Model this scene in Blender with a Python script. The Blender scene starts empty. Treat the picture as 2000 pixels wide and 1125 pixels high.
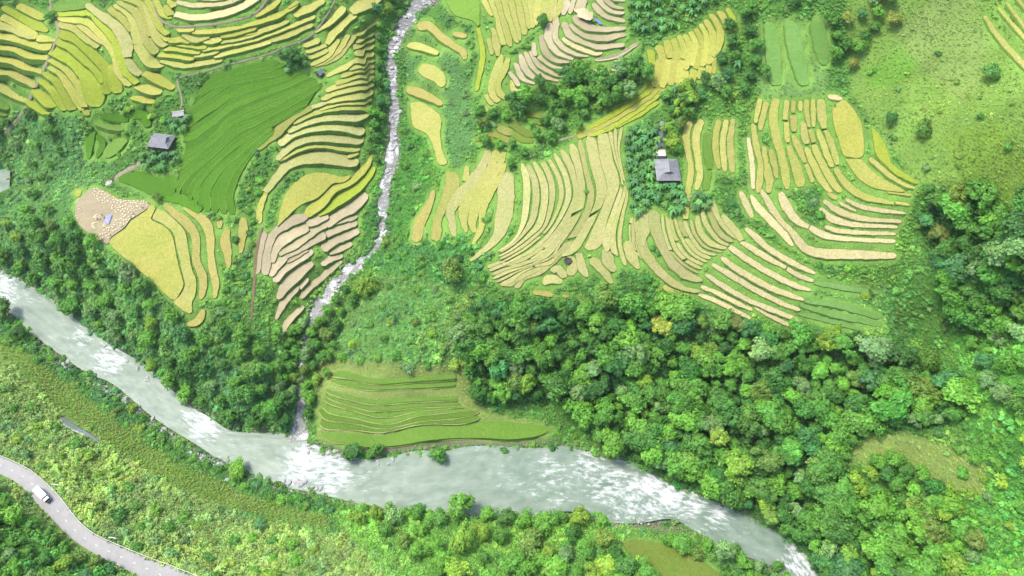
import bpy, bmesh, math, random
import numpy as np
from mathutils import Vector, Matrix, geometry

random.seed(7)
rng = np.random.default_rng(7)
R = math.radians
scene = bpy.context.scene
COL = scene.collection

# ------------------------------------------------------------------ camera, sky, sun, exposure
FPX, CX, CY = 1333.0, 1000.0, 562.5          # focal length and centre for a frame 2000 wide
CAM_H, TILT = 264.0, R(32)
cam_d = bpy.data.cameras.new("camera"); cam = bpy.data.objects.new("camera", cam_d); COL.objects.link(cam)
cam.location = (0, 0, CAM_H); cam.rotation_euler = (TILT, 0, 0)
cam_d.sensor_width = 36; cam_d.lens = FPX / 2000 * 36; cam_d.clip_start = 1; cam_d.clip_end = 5000
scene.camera = cam
SUN_EL, SUN_AZ = R(64), R(292)                # azimuth measured clockwise from +Y, where the light comes from
world = bpy.data.worlds.new("World"); scene.world = world; world.use_nodes = True
wn = world.node_tree.nodes; wl = world.node_tree.links
sky = wn.new("ShaderNodeTexSky"); sky.sky_type = 'NISHITA'; sky.sun_disc = False
sky.sun_elevation = SUN_EL; sky.sun_rotation = SUN_AZ; sky.dust_density = 3.0; sky.air_density = 1.0; sky.ozone_density = 0.6
bg = wn["Background"]; bg.inputs[1].default_value = 0.15
wl.new(sky.outputs[0], bg.inputs[0])
sd = bpy.data.lights.new("sun", 'SUN'); sun = bpy.data.objects.new("sun", sd); COL.objects.link(sun)
sd.energy = 1.5; sd.angle = R(12); sd.color = (1.0, 0.95, 0.86)
sv = Vector((math.sin(SUN_AZ) * math.cos(SUN_EL), math.cos(SUN_AZ) * math.cos(SUN_EL), math.sin(SUN_EL)))
sun.rotation_euler = sv.to_track_quat('Z', 'Y').to_euler(); sun.location = (0, 0, 500)
vs = scene.view_settings; vs.view_transform = 'Standard'; vs.look = 'None'; vs.gamma = 1; vs.use_curve_mapping = False
vs.exposure = 2.25
HAZE = .00003
scene.cycles.max_bounces = 6; scene.cycles.diffuse_bounces = 3; scene.cycles.transparent_max_bounces = 6

# ------------------------------------------------------------------ small helpers
def s2l(c):
    return tuple(((x / 255) / 12.92 if x / 255 <= .04045 else ((x / 255 + .055) / 1.055) ** 2.4) for x in c)
ALB = 0.205                                     # sunlit picture value -> base colour
def alb(r, g, b, k=ALB): return tuple(min(.85, x * k) for x in s2l((r, g, b)))

def tag(o, label=None, cat=None, group=None, kind=None):
    if label: o['label'] = label
    if cat: o['category'] = cat
    if group: o['group'] = group
    if kind: o['kind'] = kind
    return o
def link(o, parent=None):
    COL.objects.link(o)
    if parent is not None: o.parent = parent
    return o
def empty(name, loc=(0, 0, 0), rz=0):
    o = bpy.data.objects.new(name, None); o.location = loc; o.rotation_euler = (0, 0, rz); o.empty_display_size = .5
    return link(o)
def mesh_obj(name, verts, faces, mats, parent=None, midx=None, smooth=False, attrs=None):
    me = bpy.data.meshes.new(name)
    me.from_pydata([tuple(map(float, v)) for v in verts], [], [tuple(map(int, f)) for f in faces])
    for m in (mats if isinstance(mats, (list, tuple)) else [mats]): me.materials.append(m)
    if midx is not None: me.polygons.foreach_set('material_index', np.asarray(midx, dtype=np.int32))
    if smooth: me.polygons.foreach_set('use_smooth', np.ones(len(me.polygons), dtype=bool))
    if attrs:
        for k, (typ, dom, arr) in attrs.items():
            a = me.attributes.new(k, typ, dom)
            a.data.foreach_set('color' if typ == 'FLOAT_COLOR' else ('vector' if typ == 'FLOAT_VECTOR' else 'value'), np.asarray(arr, dtype=np.float32).ravel())
    me.update()
    o = bpy.data.objects.new(name, me)
    return link(o, parent)
class MB:
    """collects boxes, tubes and other shapes of one part"""
    def __init__(s): s.v = []; s.f = []; s.m = []
    def add(s, v, f, m=0):
        n = len(s.v); s.v += [tuple(p) for p in v]; s.f += [tuple(i + n for i in q) for q in f]; s.m += [m] * len(f); return s
    def box(s, c, d, rz=0, m=0):
        x, y, z = d[0] / 2, d[1] / 2, d[2] / 2; ca, sa = math.cos(rz), math.sin(rz)
        P = [(i * x, j * y, k * z) for k in (-1, 1) for j in (-1, 1) for i in (-1, 1)]
        P = [(c[0] + p[0] * ca - p[1] * sa, c[1] + p[0] * sa + p[1] * ca, c[2] + p[2]) for p in P]
        return s.add(P, [(0, 2, 3, 1), (4, 5, 7, 6), (0, 1, 5, 4), (2, 6, 7, 3), (0, 4, 6, 2), (1, 3, 7, 5)], m)
    def tube(s, pts, rad, n=6, m=0, caps=True):
        pts = [Vector(p) for p in pts]; rad = rad if isinstance(rad, (list, tuple)) else [rad] * len(pts)
        V = []; F = []
        for i, p in enumerate(pts):
            t = (pts[min(i + 1, len(pts) - 1)] - pts[max(i - 1, 0)]).normalized()
            a = t.cross(Vector((0, 0, 1)) if abs(t.z) < .9 else Vector((1, 0, 0))).normalized(); b = t.cross(a)
            for k in range(n):
                q = 2 * math.pi * k / n; V.append(p + (a * math.cos(q) + b * math.sin(q)) * rad[i])
        for i in range(len(pts) - 1):
            for k in range(n): F.append((i * n + k, i * n + (k + 1) % n, (i + 1) * n + (k + 1) % n, (i + 1) * n + k))
        if caps: F += [tuple(range(n - 1, -1, -1)), tuple(range((len(pts) - 1) * n, len(pts) * n))]
        return s.add(V, F, m)
    def build(s, name, mats, parent=None, smooth=False):
        return mesh_obj(name, s.v, s.f, mats, parent, s.m, smooth)

class VN:
    """smooth value noise on the plane, about -1..1"""
    def __init__(s, seed, scale, oct=3):
        g = np.random.default_rng(seed); s.t = [g.uniform(-1, 1, (64, 64)) for _ in range(oct)]; s.sc = scale
    def __call__(s, x, y):
        r = 0; a = 1; tot = 0; sc = s.sc
        for t in s.t:
            X = np.asarray(x) / sc + 17.3; Y = np.asarray(y) / sc + 5.1
            i = np.floor(X).astype(int); j = np.floor(Y).astype(int); fx = X - i; fy = Y - j
            fx = fx * fx * (3 - 2 * fx); fy = fy * fy * (3 - 2 * fy); i0, i1, j0, j1 = i % 64, (i + 1) % 64, j % 64, (j + 1) % 64
            r = r + a * ((t[i0, j0] * (1 - fx) + t[i1, j0] * fx) * (1 - fy) + (t[i0, j1] * (1 - fx) + t[i1, j1] * fx) * fy)
            tot += a; a *= .5; sc *= .47
        return r / tot * 1.5

# ------------------------------------------------------------------ materials
def new_mat(name):
    m = bpy.data.materials.new(name); m.use_nodes = True; n = m.node_tree.nodes
    return m, n, m.node_tree.links, n["Principled BSDF"]
def N(n, t, **kw):
    x = n.new(t)
    for k, v in kw.items():
        if k.startswith('i_'): x.inputs[int(k[2:]) if k[2:].isdigit() else k[2:]].default_value = v
        else: setattr(x, k, v)
    return x
def noise(n, l, scale, detail=3, rough=.6, vec=None):
    x = N(n, "ShaderNodeTexNoise"); x.inputs["Scale"].default_value = scale; x.inputs["Detail"].default_value = detail; x.inputs["Roughness"].default_value = rough
    if vec is not None: l.new(vec, x.inputs["Vector"])
    return x.outputs["Fac"]
def ramp(n, l, fac, stops):
    r = N(n, "ShaderNodeValToRGB"); l.new(fac, r.inputs[0]); e = r.color_ramp.elements
    while len(e) < len(stops): e.new(.5)
    for q, (p, c) in zip(e, stops): q.position = p; q.color = c if len(c) == 4 else (*c, 1)
    return r.outputs[0]
def mul(n, l, a, b, fac=1.0, mode='MULTIPLY'):
    x = N(n, "ShaderNodeMix", data_type='RGBA', blend_type=mode)
    x.inputs[0].default_value = fac
    for s, i in ((a, 6), (b, 7)):
        if hasattr(s, 'is_linked'): l.new(s, x.inputs[i])
        else: x.inputs[i].default_value = (*s, 1) if len(s) == 3 else s
    return x.outputs[2]
def mixf(n, l, fac, a, b):
    o = mul(n, l, a, b, 1.0, 'MIX'); l.new(fac, o.node.inputs[0]); return o
def bump(n, l, h, strength=.5, dist=.2):
    b = N(n, "ShaderNodeBump"); b.inputs["Strength"].default_value = strength; b.inputs["Distance"].default_value = dist
    l.new(h, b.inputs["Height"]); return b.outputs[0]
def coord(n): return N(n, "ShaderNodeNewGeometry").outputs["Position"]
def g3(v): return (v, v, v)

def plain(name, c, rough=.7, var=.25, scale=1.5, bmp=0, metal=0):
    c = tuple(q * .74 for q in c)
    m, n, l, b = new_mat(name); p = coord(n)
    f = noise(n, l, scale, 4, .65, p)
    col = mul(n, l, c, ramp(n, l, f, [(.25, g3(1 - var)), (.75, g3(1 + var))]))
    l.new(col, b.inputs["Base Color"]); b.inputs["Roughness"].default_value = rough; b.inputs["Metallic"].default_value = metal
    if bmp: l.new(bump(n, l, noise(n, l, scale * 6, 3, .6, p), bmp, .05), b.inputs["Normal"])
    return m

def mat_leaf(name, source, trans=.34):
    """foliage: colour of the object (or of the instance) times the tone of each leaf clump"""
    m, n, l, b = new_mat(name)
    if source == 'OBJECT': c = N(n, "ShaderNodeObjectInfo").outputs["Color"]
    else:
        a = N(n, "ShaderNodeAttribute", attribute_name='col'); a.attribute_type = 'INSTANCER'; c = a.outputs["Color"]
    t = N(n, "ShaderNodeAttribute", attribute_name='tone')
    c = mul(n, l, c, t.outputs["Color"])
    l.new(c, b.inputs["Base Color"]); b.inputs["Roughness"].default_value = .55; b.inputs["Specular IOR Level"].default_value = .25
    tr = N(n, "ShaderNodeBsdfTranslucent"); l.new(mul(n, l, c, (1.12, 1.05, .85)), tr.inputs[0])
    mx = N(n, "ShaderNodeMixShader"); mx.inputs[0].default_value = trans
    l.new(b.outputs[0], mx.inputs[1]); l.new(tr.outputs[0], mx.inputs[2]); l.new(mx.outputs[0], n["Material Output"].inputs[0])
    return m
M = {}
M['leaf'] = mat_leaf('leaf', 'OBJECT'); M['leaf_i'] = mat_leaf('leaf_undergrowth', 'INSTANCER')
M['bark'] = plain('bark', (.10, .075, .05), .9, .3, 4)

def mat_rice(name, kind):
    m, n, l, b = new_mat(name); p = coord(n)
    oc = N(n, "ShaderNodeObjectInfo").outputs["Color"]
    big = noise(n, l, .09, 4, .6, p); mid = noise(n, l, .7, 4, .7, p); fine = noise(n, l, 3.2, 3, .75, p)
    if kind == 'rice':
        c = mul(n, l, oc, ramp(n, l, big, [(.3, (1.02, 1.22, 1.0)), (.7, (1.22, 1.26, 1.36))]))
        c = mul(n, l, c, ramp(n, l, mid, [(.3, (.80, .90, .66)), (.65, (1.08, 1.04, 1.12))]))
        c = mul(n, l, c, ramp(n, l, noise(n, l, 1.5, 2, .8, p), [(.3, g3(.76)), (.5, g3(1.0)), (.72, g3(1.2))]))
        bs = .6
    elif kind == 'stubble':
        c = mul(n, l, oc, ramp(n, l, mid, [(.3, (1.08, 1.12, 1.0)), (.7, g3(1.42))]))
        c = mul(n, l, c, ramp(n, l, noise(n, l, 1.7, 3, .8, p), [(.3, (.62, .68, .46)), (.46, g3(.98)), (.64, g3(1.25))]))
        bs = .8
    elif kind == 'soil':
        c = mul(n, l, oc, ramp(n, l, big, [(.3, g3(1.05)), (.7, g3(1.35))]))
        c = mul(n, l, c, ramp(n, l, mid, [(.3, (.84, .86, .82)), (.7, g3(1.08))]))
        c = mul(n, l, c, ramp(n, l, fine, [(.25, g3(.84)), (.75, g3(1.12))]))
        bs = .4
    l.new(c, b.inputs["Base Color"]); b.inputs["Roughness"].default_value = .85; b.inputs["Specular IOR Level"].default_value = .1
    l.new(bump(n, l, fine, bs, .25), b.inputs["Normal"])
    return m
for k in ('rice', 'stubble', 'soil'): M[k] = mat_rice(k, k)
def mat_bank():
    m, n, l, b = new_mat('bank_grass'); p = coord(n)
    f = noise(n, l, 1.4, 4, .7, p); g = noise(n, l, .15, 3, .6, p)
    c = ramp(n, l, f, [(.25, alb(98, 146, 54)), (.5, alb(142, 194, 80)), (.75, alb(176, 214, 106))])
    c = mul(n, l, c, ramp(n, l, g, [(.3, (.85, .95, .8)), (.7, (1.12, 1.05, 1.1))]))
    l.new(c, b.inputs["Base Color"]); b.inputs["Roughness"].default_value = .9; b.inputs["Specular IOR Level"].default_value = .1
    l.new(bump(n, l, noise(n, l, 3, 3, .7, p), .9, .3), b.inputs["Normal"])
    return m
M['bank'] = mat_bank()
def mat_ground():
    m, n, l, b = new_mat('ground'); p = coord(n)
    a = N(n, "ShaderNodeAttribute", attribute_name='col').outputs["Color"]
    f = noise(n, l, .9, 5, .7, p); g = noise(n, l, .08, 4, .6, p)
    c = mul(n, l, a, ramp(n, l, f, [(.25, (.72, .78, .62)), (.5, g3(1.0)), (.75, (1.2, 1.14, 1.18))]))
    c = mul(n, l, c, ramp(n, l, g, [(.3, (.9, .95, .85)), (.7, (1.1, 1.04, 1.06))]))
    l.new(c, b.inputs["Base Color"]); b.inputs["Roughness"].default_value = .95; b.inputs["Specular IOR Level"].default_value = .1
    l.new(bump(n, l, noise(n, l, 2.2, 4, .7, p), .9, .4), b.inputs["Normal"])
    return m
M['ground'] = mat_ground()
M['rock'] = plain('rock', (.205, .205, .195), .85, .35, 1.2, .5)
M['asphalt'] = plain('asphalt', (.184, .183, .176), .85, .14, .35, .2)
M['paint'] = plain('white_paint', (.5, .5, .5), .6, .1)
M['steel'] = plain('galvanised_steel', (.30, .31, .32), .5, .15, 2)
M['white'] = plain('truck_white', (.62, .62, .63), .4, .04, 1)
M['cabgrey'] = plain('cab_paint', (.26, .27, .27), .4, .06, 1)
M['dark'] = plain('dark_glass', (.02, .023, .027), .15, .1)
M['rubber'] = plain('rubber', (.02, .02, .02), .8, .1)
M['shingle'] = plain('grey_roofing', (.122, .126, .134), .8, .22, 1.6, .5)
def mat_roof():
    m = M['shingle']; n, l = m.node_tree.nodes, m.node_tree.links; b = n["Principled BSDF"]; src = b.inputs["Base Color"].links[0].from_socket
    tc = N(n, "ShaderNodeTexCoord"); w = N(n, "ShaderNodeTexWave", wave_type='BANDS', bands_direction='X'); w.inputs["Scale"].default_value = 1.1; w.inputs["Distortion"].default_value = .6; w.inputs["Detail"].default_value = 2; l.new(tc.outputs["Object"], w.inputs["Vector"])
    w2 = N(n, "ShaderNodeTexWave", wave_type='BANDS', bands_direction='Y'); w2.inputs["Scale"].default_value = .42; w2.inputs["Distortion"].default_value = .8; l.new(tc.outputs["Object"], w2.inputs["Vector"])
    c = mul(n, l, src, ramp(n, l, w.outputs["Fac"], [(.0, g3(.78)), (.4, g3(1.1))])); c = mul(n, l, c, ramp(n, l, w2.outputs["Fac"], [(.0, g3(.7)), (.2, g3(1.05))]))
    c = mul(n, l, c, ramp(n, l, noise(n, l, .5, 4, .7, coord(n)), [(.35, (.75, .74, .72)), (.6, g3(1.1))])); l.new(c, b.inputs["Base Color"])
mat_roof()
M['ridge'] = plain('roof_ridge', (.15, .155, .17), .8, .2, 2)
M['wood'] = plain('weathered_wood', (.10, .08, .06), .85, .3, 2.5, .3)
M['cream'] = plain('cream_concrete', (.34, .31, .25), .8, .1, 1.5)
M['path'] = plain('dirt', alb(178, 168, 130, .30), .95, .25, .8, .5)
M['ditch'] = plain('red_soil', alb(146, 122, 84, .30), .95, .25, .8, .5)
M['straw'] = plain('straw', alb(238, 224, 170, .32), .9, .25, 5, .5)
M['blue'] = plain('blue_sheet', (.04, .07, .26), .5, .15, 1.2)
M['skin'] = plain('skin', (.19, .11, .075), .6, .05)
M['shirt'] = plain('dark_cloth', (.028, .026, .035), .9, .2, 6)
M['trousers'] = plain('navy_cloth', (.02, .02, .03), .9, .2, 6)
M['hat'] = plain('palm_hat', (.22, .18, .11), .9, .2, 6)

# ------------------------------------------------------------------ the lie of the land
CT, ST = math.cos(TILT), math.sin(TILT)        # forward = (0, ST, -CT), up = (0, CT, ST)
def ray(u, v):
    a = (np.asarray(u, float) - CX) / FPX; b = -(np.asarray(v, float) - CY) / FPX
    return a, ST + b * CT, -CT + b * ST
def at_z(u, v, z):
    dx, dy, dz = ray(u, v); t = (z - CAM_H) / dz
    return dx * t, dy * t
def project(x, y, z):
    dz = z - CAM_H; d = y * ST - dz * CT
    return CX + FPX * x / d, CY - FPX * (y * CT + dz * ST) / d
def pairs(s): return [tuple(float(q) for q in w.split(',')) for w in s.split()]
def dense(P, n):
    P = np.asarray(P, float); s = np.r_[0, np.cumsum(np.hypot(*(P[1:, :2] - P[:-1, :2]).T))]; t = np.linspace(0, s[-1], n)
    return np.stack([np.interp(t, s, P[:, k]) for k in range(P.shape[1])], 1)
def smooth_line(P, step):
    """Catmull-Rom through P, about STEP apart"""
    P = np.asarray(P, float)
    if len(P) == 2: return dense(P, max(2, int(np.hypot(*(P[1, :2] - P[0, :2])) / step) + 1))
    Q = np.vstack([2 * P[0] - P[1], P, 2 * P[-1] - P[-2]]); out = []
    for i in range(1, len(Q) - 2):
        p0, p1, p2, p3 = Q[i - 1:i + 3]
        n = max(4, int(np.hypot(*(p2[:2] - p1[:2])) / step * 2)); t = np.linspace(0, 1, n, endpoint=False)[:, None]
        out.append(.5 * (2 * p1 + (p2 - p0) * t + (2 * p0 - 5 * p1 + 4 * p2 - p3) * t ** 2 + (3 * p1 - p0 - 3 * p2 + p3) * t ** 3))
    C = np.vstack(out + [P[-1:]])
    L = np.hypot(*(C[1:, :2] - C[:-1, :2]).T).sum()
    return dense(C, max(3, int(L / step) + 1))

RIV_N = pairs("-330,380 -240,440 -120,490 0,535 50,562 100,592 133,619 170,650 213,680 267,712 300,738 350,785 400,818 440,842 500,850 560,852 620,882 650,890 690,902 740,902 800,890 860,890 900,882 960,880 1030,885 1100,880 1150,885 1200,905 1250,915 1300,940 1360,975 1430,1000 1500,1040 1560,1070 1590,1110 1640,1180 1760,1320")
RIV_S = pairs("-420,430 -330,500 -160,550 0,592 50,626 67,645 110,677 160,712 187,729 233,750 300,806 350,840 400,868 440,892 500,922 560,943 620,955 680,968 740,983 800,988 860,988 930,998 1000,1000 1060,1000 1120,990 1180,1008 1250,1015 1320,1010 1360,1027 1420,1062 1480,1087 1530,1112 1560,1160 1610,1240 1680,1340")
RIV_UP = (pairs("-60,340 0,325 14,345 20,372 12,388 -60,402"))
STREAM = pairs("900,-200,46 875,-90,42 850,-10,42 815,15,42 785,55,30 765,100,22 765,150,22 770,200,20 768,245,24 768,290,34 760,330,38 752,380,34 748,420,30 742,470,22 700,515,30 660,550,40 630,590,30 610,630,24 597,660,14 590,720,14 585,790,22 582,830,26 584,862,44")
STREAM_Z = [62, 53, 45, 42.5, 40, 37, 34, 31, 28.6, 26, 24, 21.3, 19, 15.5, 12.6, 10.2, 8, 6, 4.7, 2.6, 1.2, .3, .1]
ROAD_E = pairs("-160,850 -60,873 0,893 50,915 80,937 110,965 130,990 150,1015 170,1035 200,1055 250,1078 300,1100 350,1120 400,1142 480,1180 600,1240")
ROAD_W = pairs("-160,882 -60,903 0,925 40,947 75,985 105,1017 135,1047 165,1068 200,1087 250,1110 290,1130 340,1152 420,1190 540,1255")
HP = """60,480,14 150,560,10 250,640,9 350,720,9 450,780,10 540,820,5 0,420,10 60,420,16 150,440,22 220,490,22 300,550,21 360,620,18 430,650,14 500,700,12
230,380,24 320,390,26 420,430,24 480,500,20 540,600,14 570,680,9 300,280,32 200,260,30 100,260,28 30,280,16 0,410,4 30,360,4 20,310,5 20,240,26
450,200,42 450,300,34 450,380,27 560,300,34 600,400,24 650,300,31 700,200,41 680,430,19 620,520,16 0,200,36 0,50,50 100,100,50 200,180,44 250,60,56 330,140,47 430,40,60 430,100,53 580,130,48 600,40,56 720,40,50 720,120,46 650,150,46 660,90,49
500,-150,75 100,-150,72 900,-150,60 1200,-150,80 1600,-150,97 2000,-150,114 850,60,46 850,150,40 850,230,36 840,330,31 820,420,28 790,520,22 880,480,30
900,20,52 930,150,44 930,250,38 1000,50,55 1000,150,47 1100,100,55 1200,50,60 1150,180,48 1080,240,40 1000,280,38 950,350,36 900,420,31 1000,380,38 1100,300,41 1200,280,44 1100,400,38 1000,480,34 1100,500,34 1000,560,30 1200,560,31 1200,430,38 1300,400,41 1300,300,44 1280,200,50 1350,100,58 1300,20,64 1430,60,64 1450,170,56 1400,300,47 1400,420,42 1350,540,34 1450,620,29 1560,640,29 1500,500,38 1600,400,45 1700,420,45 1740,500,41 1550,300,50 1550,200,56 1700,300,53 1550,100,66 1680,100,70 1660,200,60 1800,200,69 1800,330,58 1900,100,85 1980,60,92 1980,250,85 1900,350,66 1850,430,50 1980,430,64 1900,520,45 1980,560,52 1840,600,38 1900,650,40 1980,680,52 1960,800,50 1850,750,36 1750,650,32
1980,950,40 1800,880,30 1720,870,27 1900,1000,30 1980,1100,28 1800,1050,20 1700,1080,13 1620,1050,5 1000,640,24 900,640,22 780,620,17 700,640,11 680,700,7 800,700,14 900,720,12 1000,720,14 1100,680,20 1200,650,24 1300,700,20 1400,750,18 1500,800,17 1600,800,20 1550,900,10 1450,900,8 1300,830,8 1200,800,8 1100,780,7 1650,950,12
640,760,5 760,760,6 890,760,7 640,850,2.5 850,850,3 1050,840,3.5 0,640,3 100,720,3 200,790,3 300,860,3 380,920,3 500,980,3.5 620,1010,4 0,690,5 120,800,5 260,910,5 400,980,6 550,1030,7
30,790,14 120,880,14 50,850,17 200,950,14 300,1020,13 400,1060,11 550,1090,12 700,1080,10 800,1040,5 950,1080,7 1150,1080,6 1250,1090,4 1350,1100,4 1450,1110,3
0,905,20 60,940,20 110,985,20 150,1030,20 200,1070,20 260,1100,20 320,1120,20 0,1000,28 60,1060,27 150,1110,25 500,1250,25 900,1250,18 1300,1250,12 100,1250,45 -150,1000,40 -150,800,24 1700,1250,20 2000,1250,40 2150,600,80 2150,900,65 2200,300,120 -150,100,60 -150,250,40 -150,650,5 -120,380,2 -150,460,1
-260,860,25 420,1150,20 -350,100,70 -350,700,15"""
C0 = [p for line in HP.splitlines() for p in pairs(line)]
for e, dv in ((RIV_N, -9), (RIV_S, 9)):
    C0 += [(u, v + dv, 1.0) for u, v in e[::2]]
C0 += [(u, v, z) for (u, v, w), z in zip(STREAM, STREAM_Z)]
C0 = np.array(C0); cx, cy = at_z(C0[:, 0], C0[:, 1], C0[:, 2]); cz = C0[:, 2]
def tps_k(d2): return np.where(d2 > 1e-9, .5 * d2 * np.log(np.maximum(d2, 1e-9)), 0)
_x, _y = cx / 100, cy / 100; n_ = len(_x)
A = np.zeros((n_ + 3, n_ + 3)); A[:n_, :n_] = tps_k((_x[:, None] - _x) ** 2 + (_y[:, None] - _y) ** 2) + np.eye(n_) * 2e-3
A[:n_, n_:] = np.c_[np.ones(n_), _x, _y]; A[n_:, :n_] = A[:n_, n_:].T
W_ = np.linalg.solve(A, np.r_[cz, 0, 0, 0])
GX0, GX1, GY0, GY1, GS = -360., 340., -60., 560., 1.25
gx = np.arange(GX0, GX1 + .1, GS); gy = np.arange(GY0, GY1 + .1, GS)
XX, YY = np.meshgrid(gx, gy, indexing='ij')
def tps(x, y):
    out = np.zeros(x.shape)
    for i in range(n_): out += W_[i] * tps_k((x / 100 - _x[i]) ** 2 + (y / 100 - _y[i]) ** 2)
    return out + W_[n_] + W_[n_ + 1] * x / 100 + W_[n_ + 2] * y / 100
H = np.clip(tps(XX, YY), .6, 260)
H += VN(3, 24)(XX, YY) * .5 + VN(4, 6)(XX, YY) * .22
H = np.maximum(H, .5)

def dist_line(P, x, y):
    """distance to a polyline with columns x, y, extra...; also the extras at the nearest point and the run along it"""
    P = np.asarray(P, float); best = np.full(x.shape, 1e9); ex = np.zeros(x.shape + (P.shape[1] - 2,)); run = np.zeros(x.shape); s = 0
    for a, b in zip(P[:-1], P[1:]):
        d = b[:2] - a[:2]; L = math.hypot(*d) + 1e-9
        t = np.clip(((x - a[0]) * d[0] + (y - a[1]) * d[1]) / L ** 2, 0, 1)
        q = np.hypot(x - a[0] - t * d[0], y - a[1] - t * d[1]); m = q < best
        best = np.where(m, q, best); run = np.where(m, s + t * L, run)
        ex[m] = (a[2:] + t[m][:, None] * (b[2:] - a[2:])); s += L
    return best, ex, run
# river: both banks at water level, resampled in pairs
rn = dense(smooth_line(RIV_N, 12), 160); rs = dense(smooth_line(RIV_S, 12), 160)
RN = np.stack(at_z(rn[:, 0], rn[:, 1], 0.), 1); RS = np.stack(at_z(rs[:, 0], rs[:, 1], 0.), 1)
RC = np.c_[(RN + RS) / 2, np.hypot(*(RN - RS).T) / 2]
d, ex, _ = dist_line(RC, XX, YY); dr = d - ex[..., 0]
H = np.where(dr < 0, np.maximum(-1.6, dr * .5), np.minimum(H, .15 + np.maximum(dr, 0) * 1.1))
up = np.stack(at_z(*np.array(RIV_UP).T, .5), 1)
UPC = np.array([at_z(-420, 395, .5) + (16,), at_z(-160, 372, .5) + (15,), at_z(-60, 370, .5) + (14,), at_z(-2, 356, .5) + (9,)], float)
d, ex, _ = dist_line(UPC, XX, YY); d = d - ex[..., 0]
H = np.where(d < 0, -.8, np.minimum(H, .7 + np.maximum(d, 0) * 1.1))
# stream: a bed cut into the slope
ss = smooth_line(np.c_[STREAM, STREAM_Z], 9)
sx, sy = at_z(ss[:, 0], ss[:, 1], ss[:, 3]); _dep = sy * ST - (ss[:, 3] - CAM_H) * CT
SC = np.c_[sx, sy, ss[:, 2] * np.where(ss[:, 1] > 640, .42, .40) * _dep / FPX, ss[:, 3]]
SC[:, 2] *= np.clip(1 + .45 * VN(77, 7)(SC[:, 0], SC[:, 1]), .5, 1.3)
d, ex, _ = dist_line(SC, XX, YY); ds = d - ex[..., 0]
bed = np.where(ds < 0, ex[..., 1] - .5, ex[..., 1] + .15 + ds * .75)
H = np.where((ds < 9), np.minimum(H, bed), H); H = np.where(ds < 0, ex[..., 1] - .5, H)
H = np.where((ds > 0) & (ds < 4), np.maximum(H, ex[..., 1] + .1), H)
H = np.where(dr < 0, np.minimum(H, np.maximum(-1.6, dr * .5)), H)

def hgt(x, y):
    X = np.clip((np.asarray(x, float) - GX0) / GS, 0, len(gx) - 1.001); Y = np.clip((np.asarray(y, float) - GY0) / GS, 0, len(gy) - 1.001)
    i = X.astype(int); j = Y.astype(int); fx = X - i; fy = Y - j
    return (H[i, j] * (1 - fx) + H[i + 1, j] * fx) * (1 - fy) + (H[i, j + 1] * (1 - fx) + H[i + 1, j + 1] * fx) * fy
def ground(u, v):
    """where the sight line through a point of the picture meets the land"""
    u = np.asarray(u, float); v = np.asarray(v, float); sh_ = u.shape; u, v = u.ravel(), v.ravel()
    hi = np.full(u.shape, 262.); lo = hi.copy(); act = np.ones(u.shape, bool)
    for _ in range(110):
        ia = np.nonzero(act)[0]
        if len(ia) == 0: break
        z = hi[ia] - 2.5; x, y = at_z(u[ia], v[ia], z); hit = (hgt(x, y) >= z) | (z < -6); lo[ia] = z
        act[ia[hit]] = False; hi[ia[~hit]] = z[~hit]
    for _ in range(11):
        z = (lo + hi) / 2; x, y = at_z(u, v, z); b_ = hgt(x, y) >= z; lo = np.where(b_, z, lo); hi = np.where(b_, hi, z)
    x, y = at_z(u, v, (lo + hi) / 2)
    return x.reshape(sh_), y.reshape(sh_), hgt(x, y).reshape(sh_)
def mpp(x, y, z): return (y * ST - (z - CAM_H) * CT) / FPX        # metres per picture unit

# road bench
re_, rw_ = dense(smooth_line(ROAD_E, 10), 70), dense(smooth_line(ROAD_W, 10), 70)
RE = np.stack(at_z(re_[:, 0], re_[:, 1], 20.), 1); RW = np.stack(at_z(rw_[:, 0], rw_[:, 1], 20.), 1)
ROADC = np.c_[(RE + RW) / 2, np.hypot(*(RE - RW).T) / 2]
d, ex, _ = dist_line(ROADC, XX, YY); dq = d - ex[..., 0]
t = np.clip((dq - .8) / 5, 0, 1); H = np.where(dq < 5.8, 19.9 * (1 - t) + H * t, H)

# ------------------------------------------------------------------ maps over the picture, used to sow plants and soils
RU0, RV0, RS_, RNU, RNV = -420, -220, 2, 1430, 800
PU, PV = np.meshgrid(RU0 + RS_ * (np.arange(RNU) + .5), RV0 + RS_ * (np.arange(RNV) + .5), indexing='ij')
def fill(mask, poly, val=True):
    P = np.asarray(poly, float)[:, :2]
    i0, i1 = np.clip(((P[:, 0].min() - RU0) / RS_ - 1, (P[:, 0].max() - RU0) / RS_ + 2), 0, RNU).astype(int)
    j0, j1 = np.clip(((P[:, 1].min() - RV0) / RS_ - 1, (P[:, 1].max() - RV0) / RS_ + 2), 0, RNV).astype(int)
    if i1 <= i0 or j1 <= j0: return
    u, v = PU[i0:i1, j0:j1], PV[i0:i1, j0:j1]; ins = np.zeros(u.shape, bool)
    for (x1, y1), (x2, y2) in zip(P, np.roll(P, -1, 0)):
        if y1 == y2: continue
        c = ((y1 > v) != (y2 > v)); ins ^= c & (u < (x2 - x1) * (v - y1) / (y2 - y1) + x1)
    mask[i0:i1, j0:j1][ins] = val
def grow(m, k):
    for _ in range(k):
        q = m.copy(); q[1:] |= m[:-1]; q[:-1] |= m[1:]; q[:, 1:] |= m[:, :-1]; q[:, :-1] |= m[:, 1:]; m = q
    return m
def samp(m, u, v):
    i = np.clip(((np.asarray(u) - RU0) / RS_).astype(int), 0, RNU - 1); j = np.clip(((np.asarray(v) - RV0) / RS_).astype(int), 0, RNV - 1)
    return m[i, j]
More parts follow.
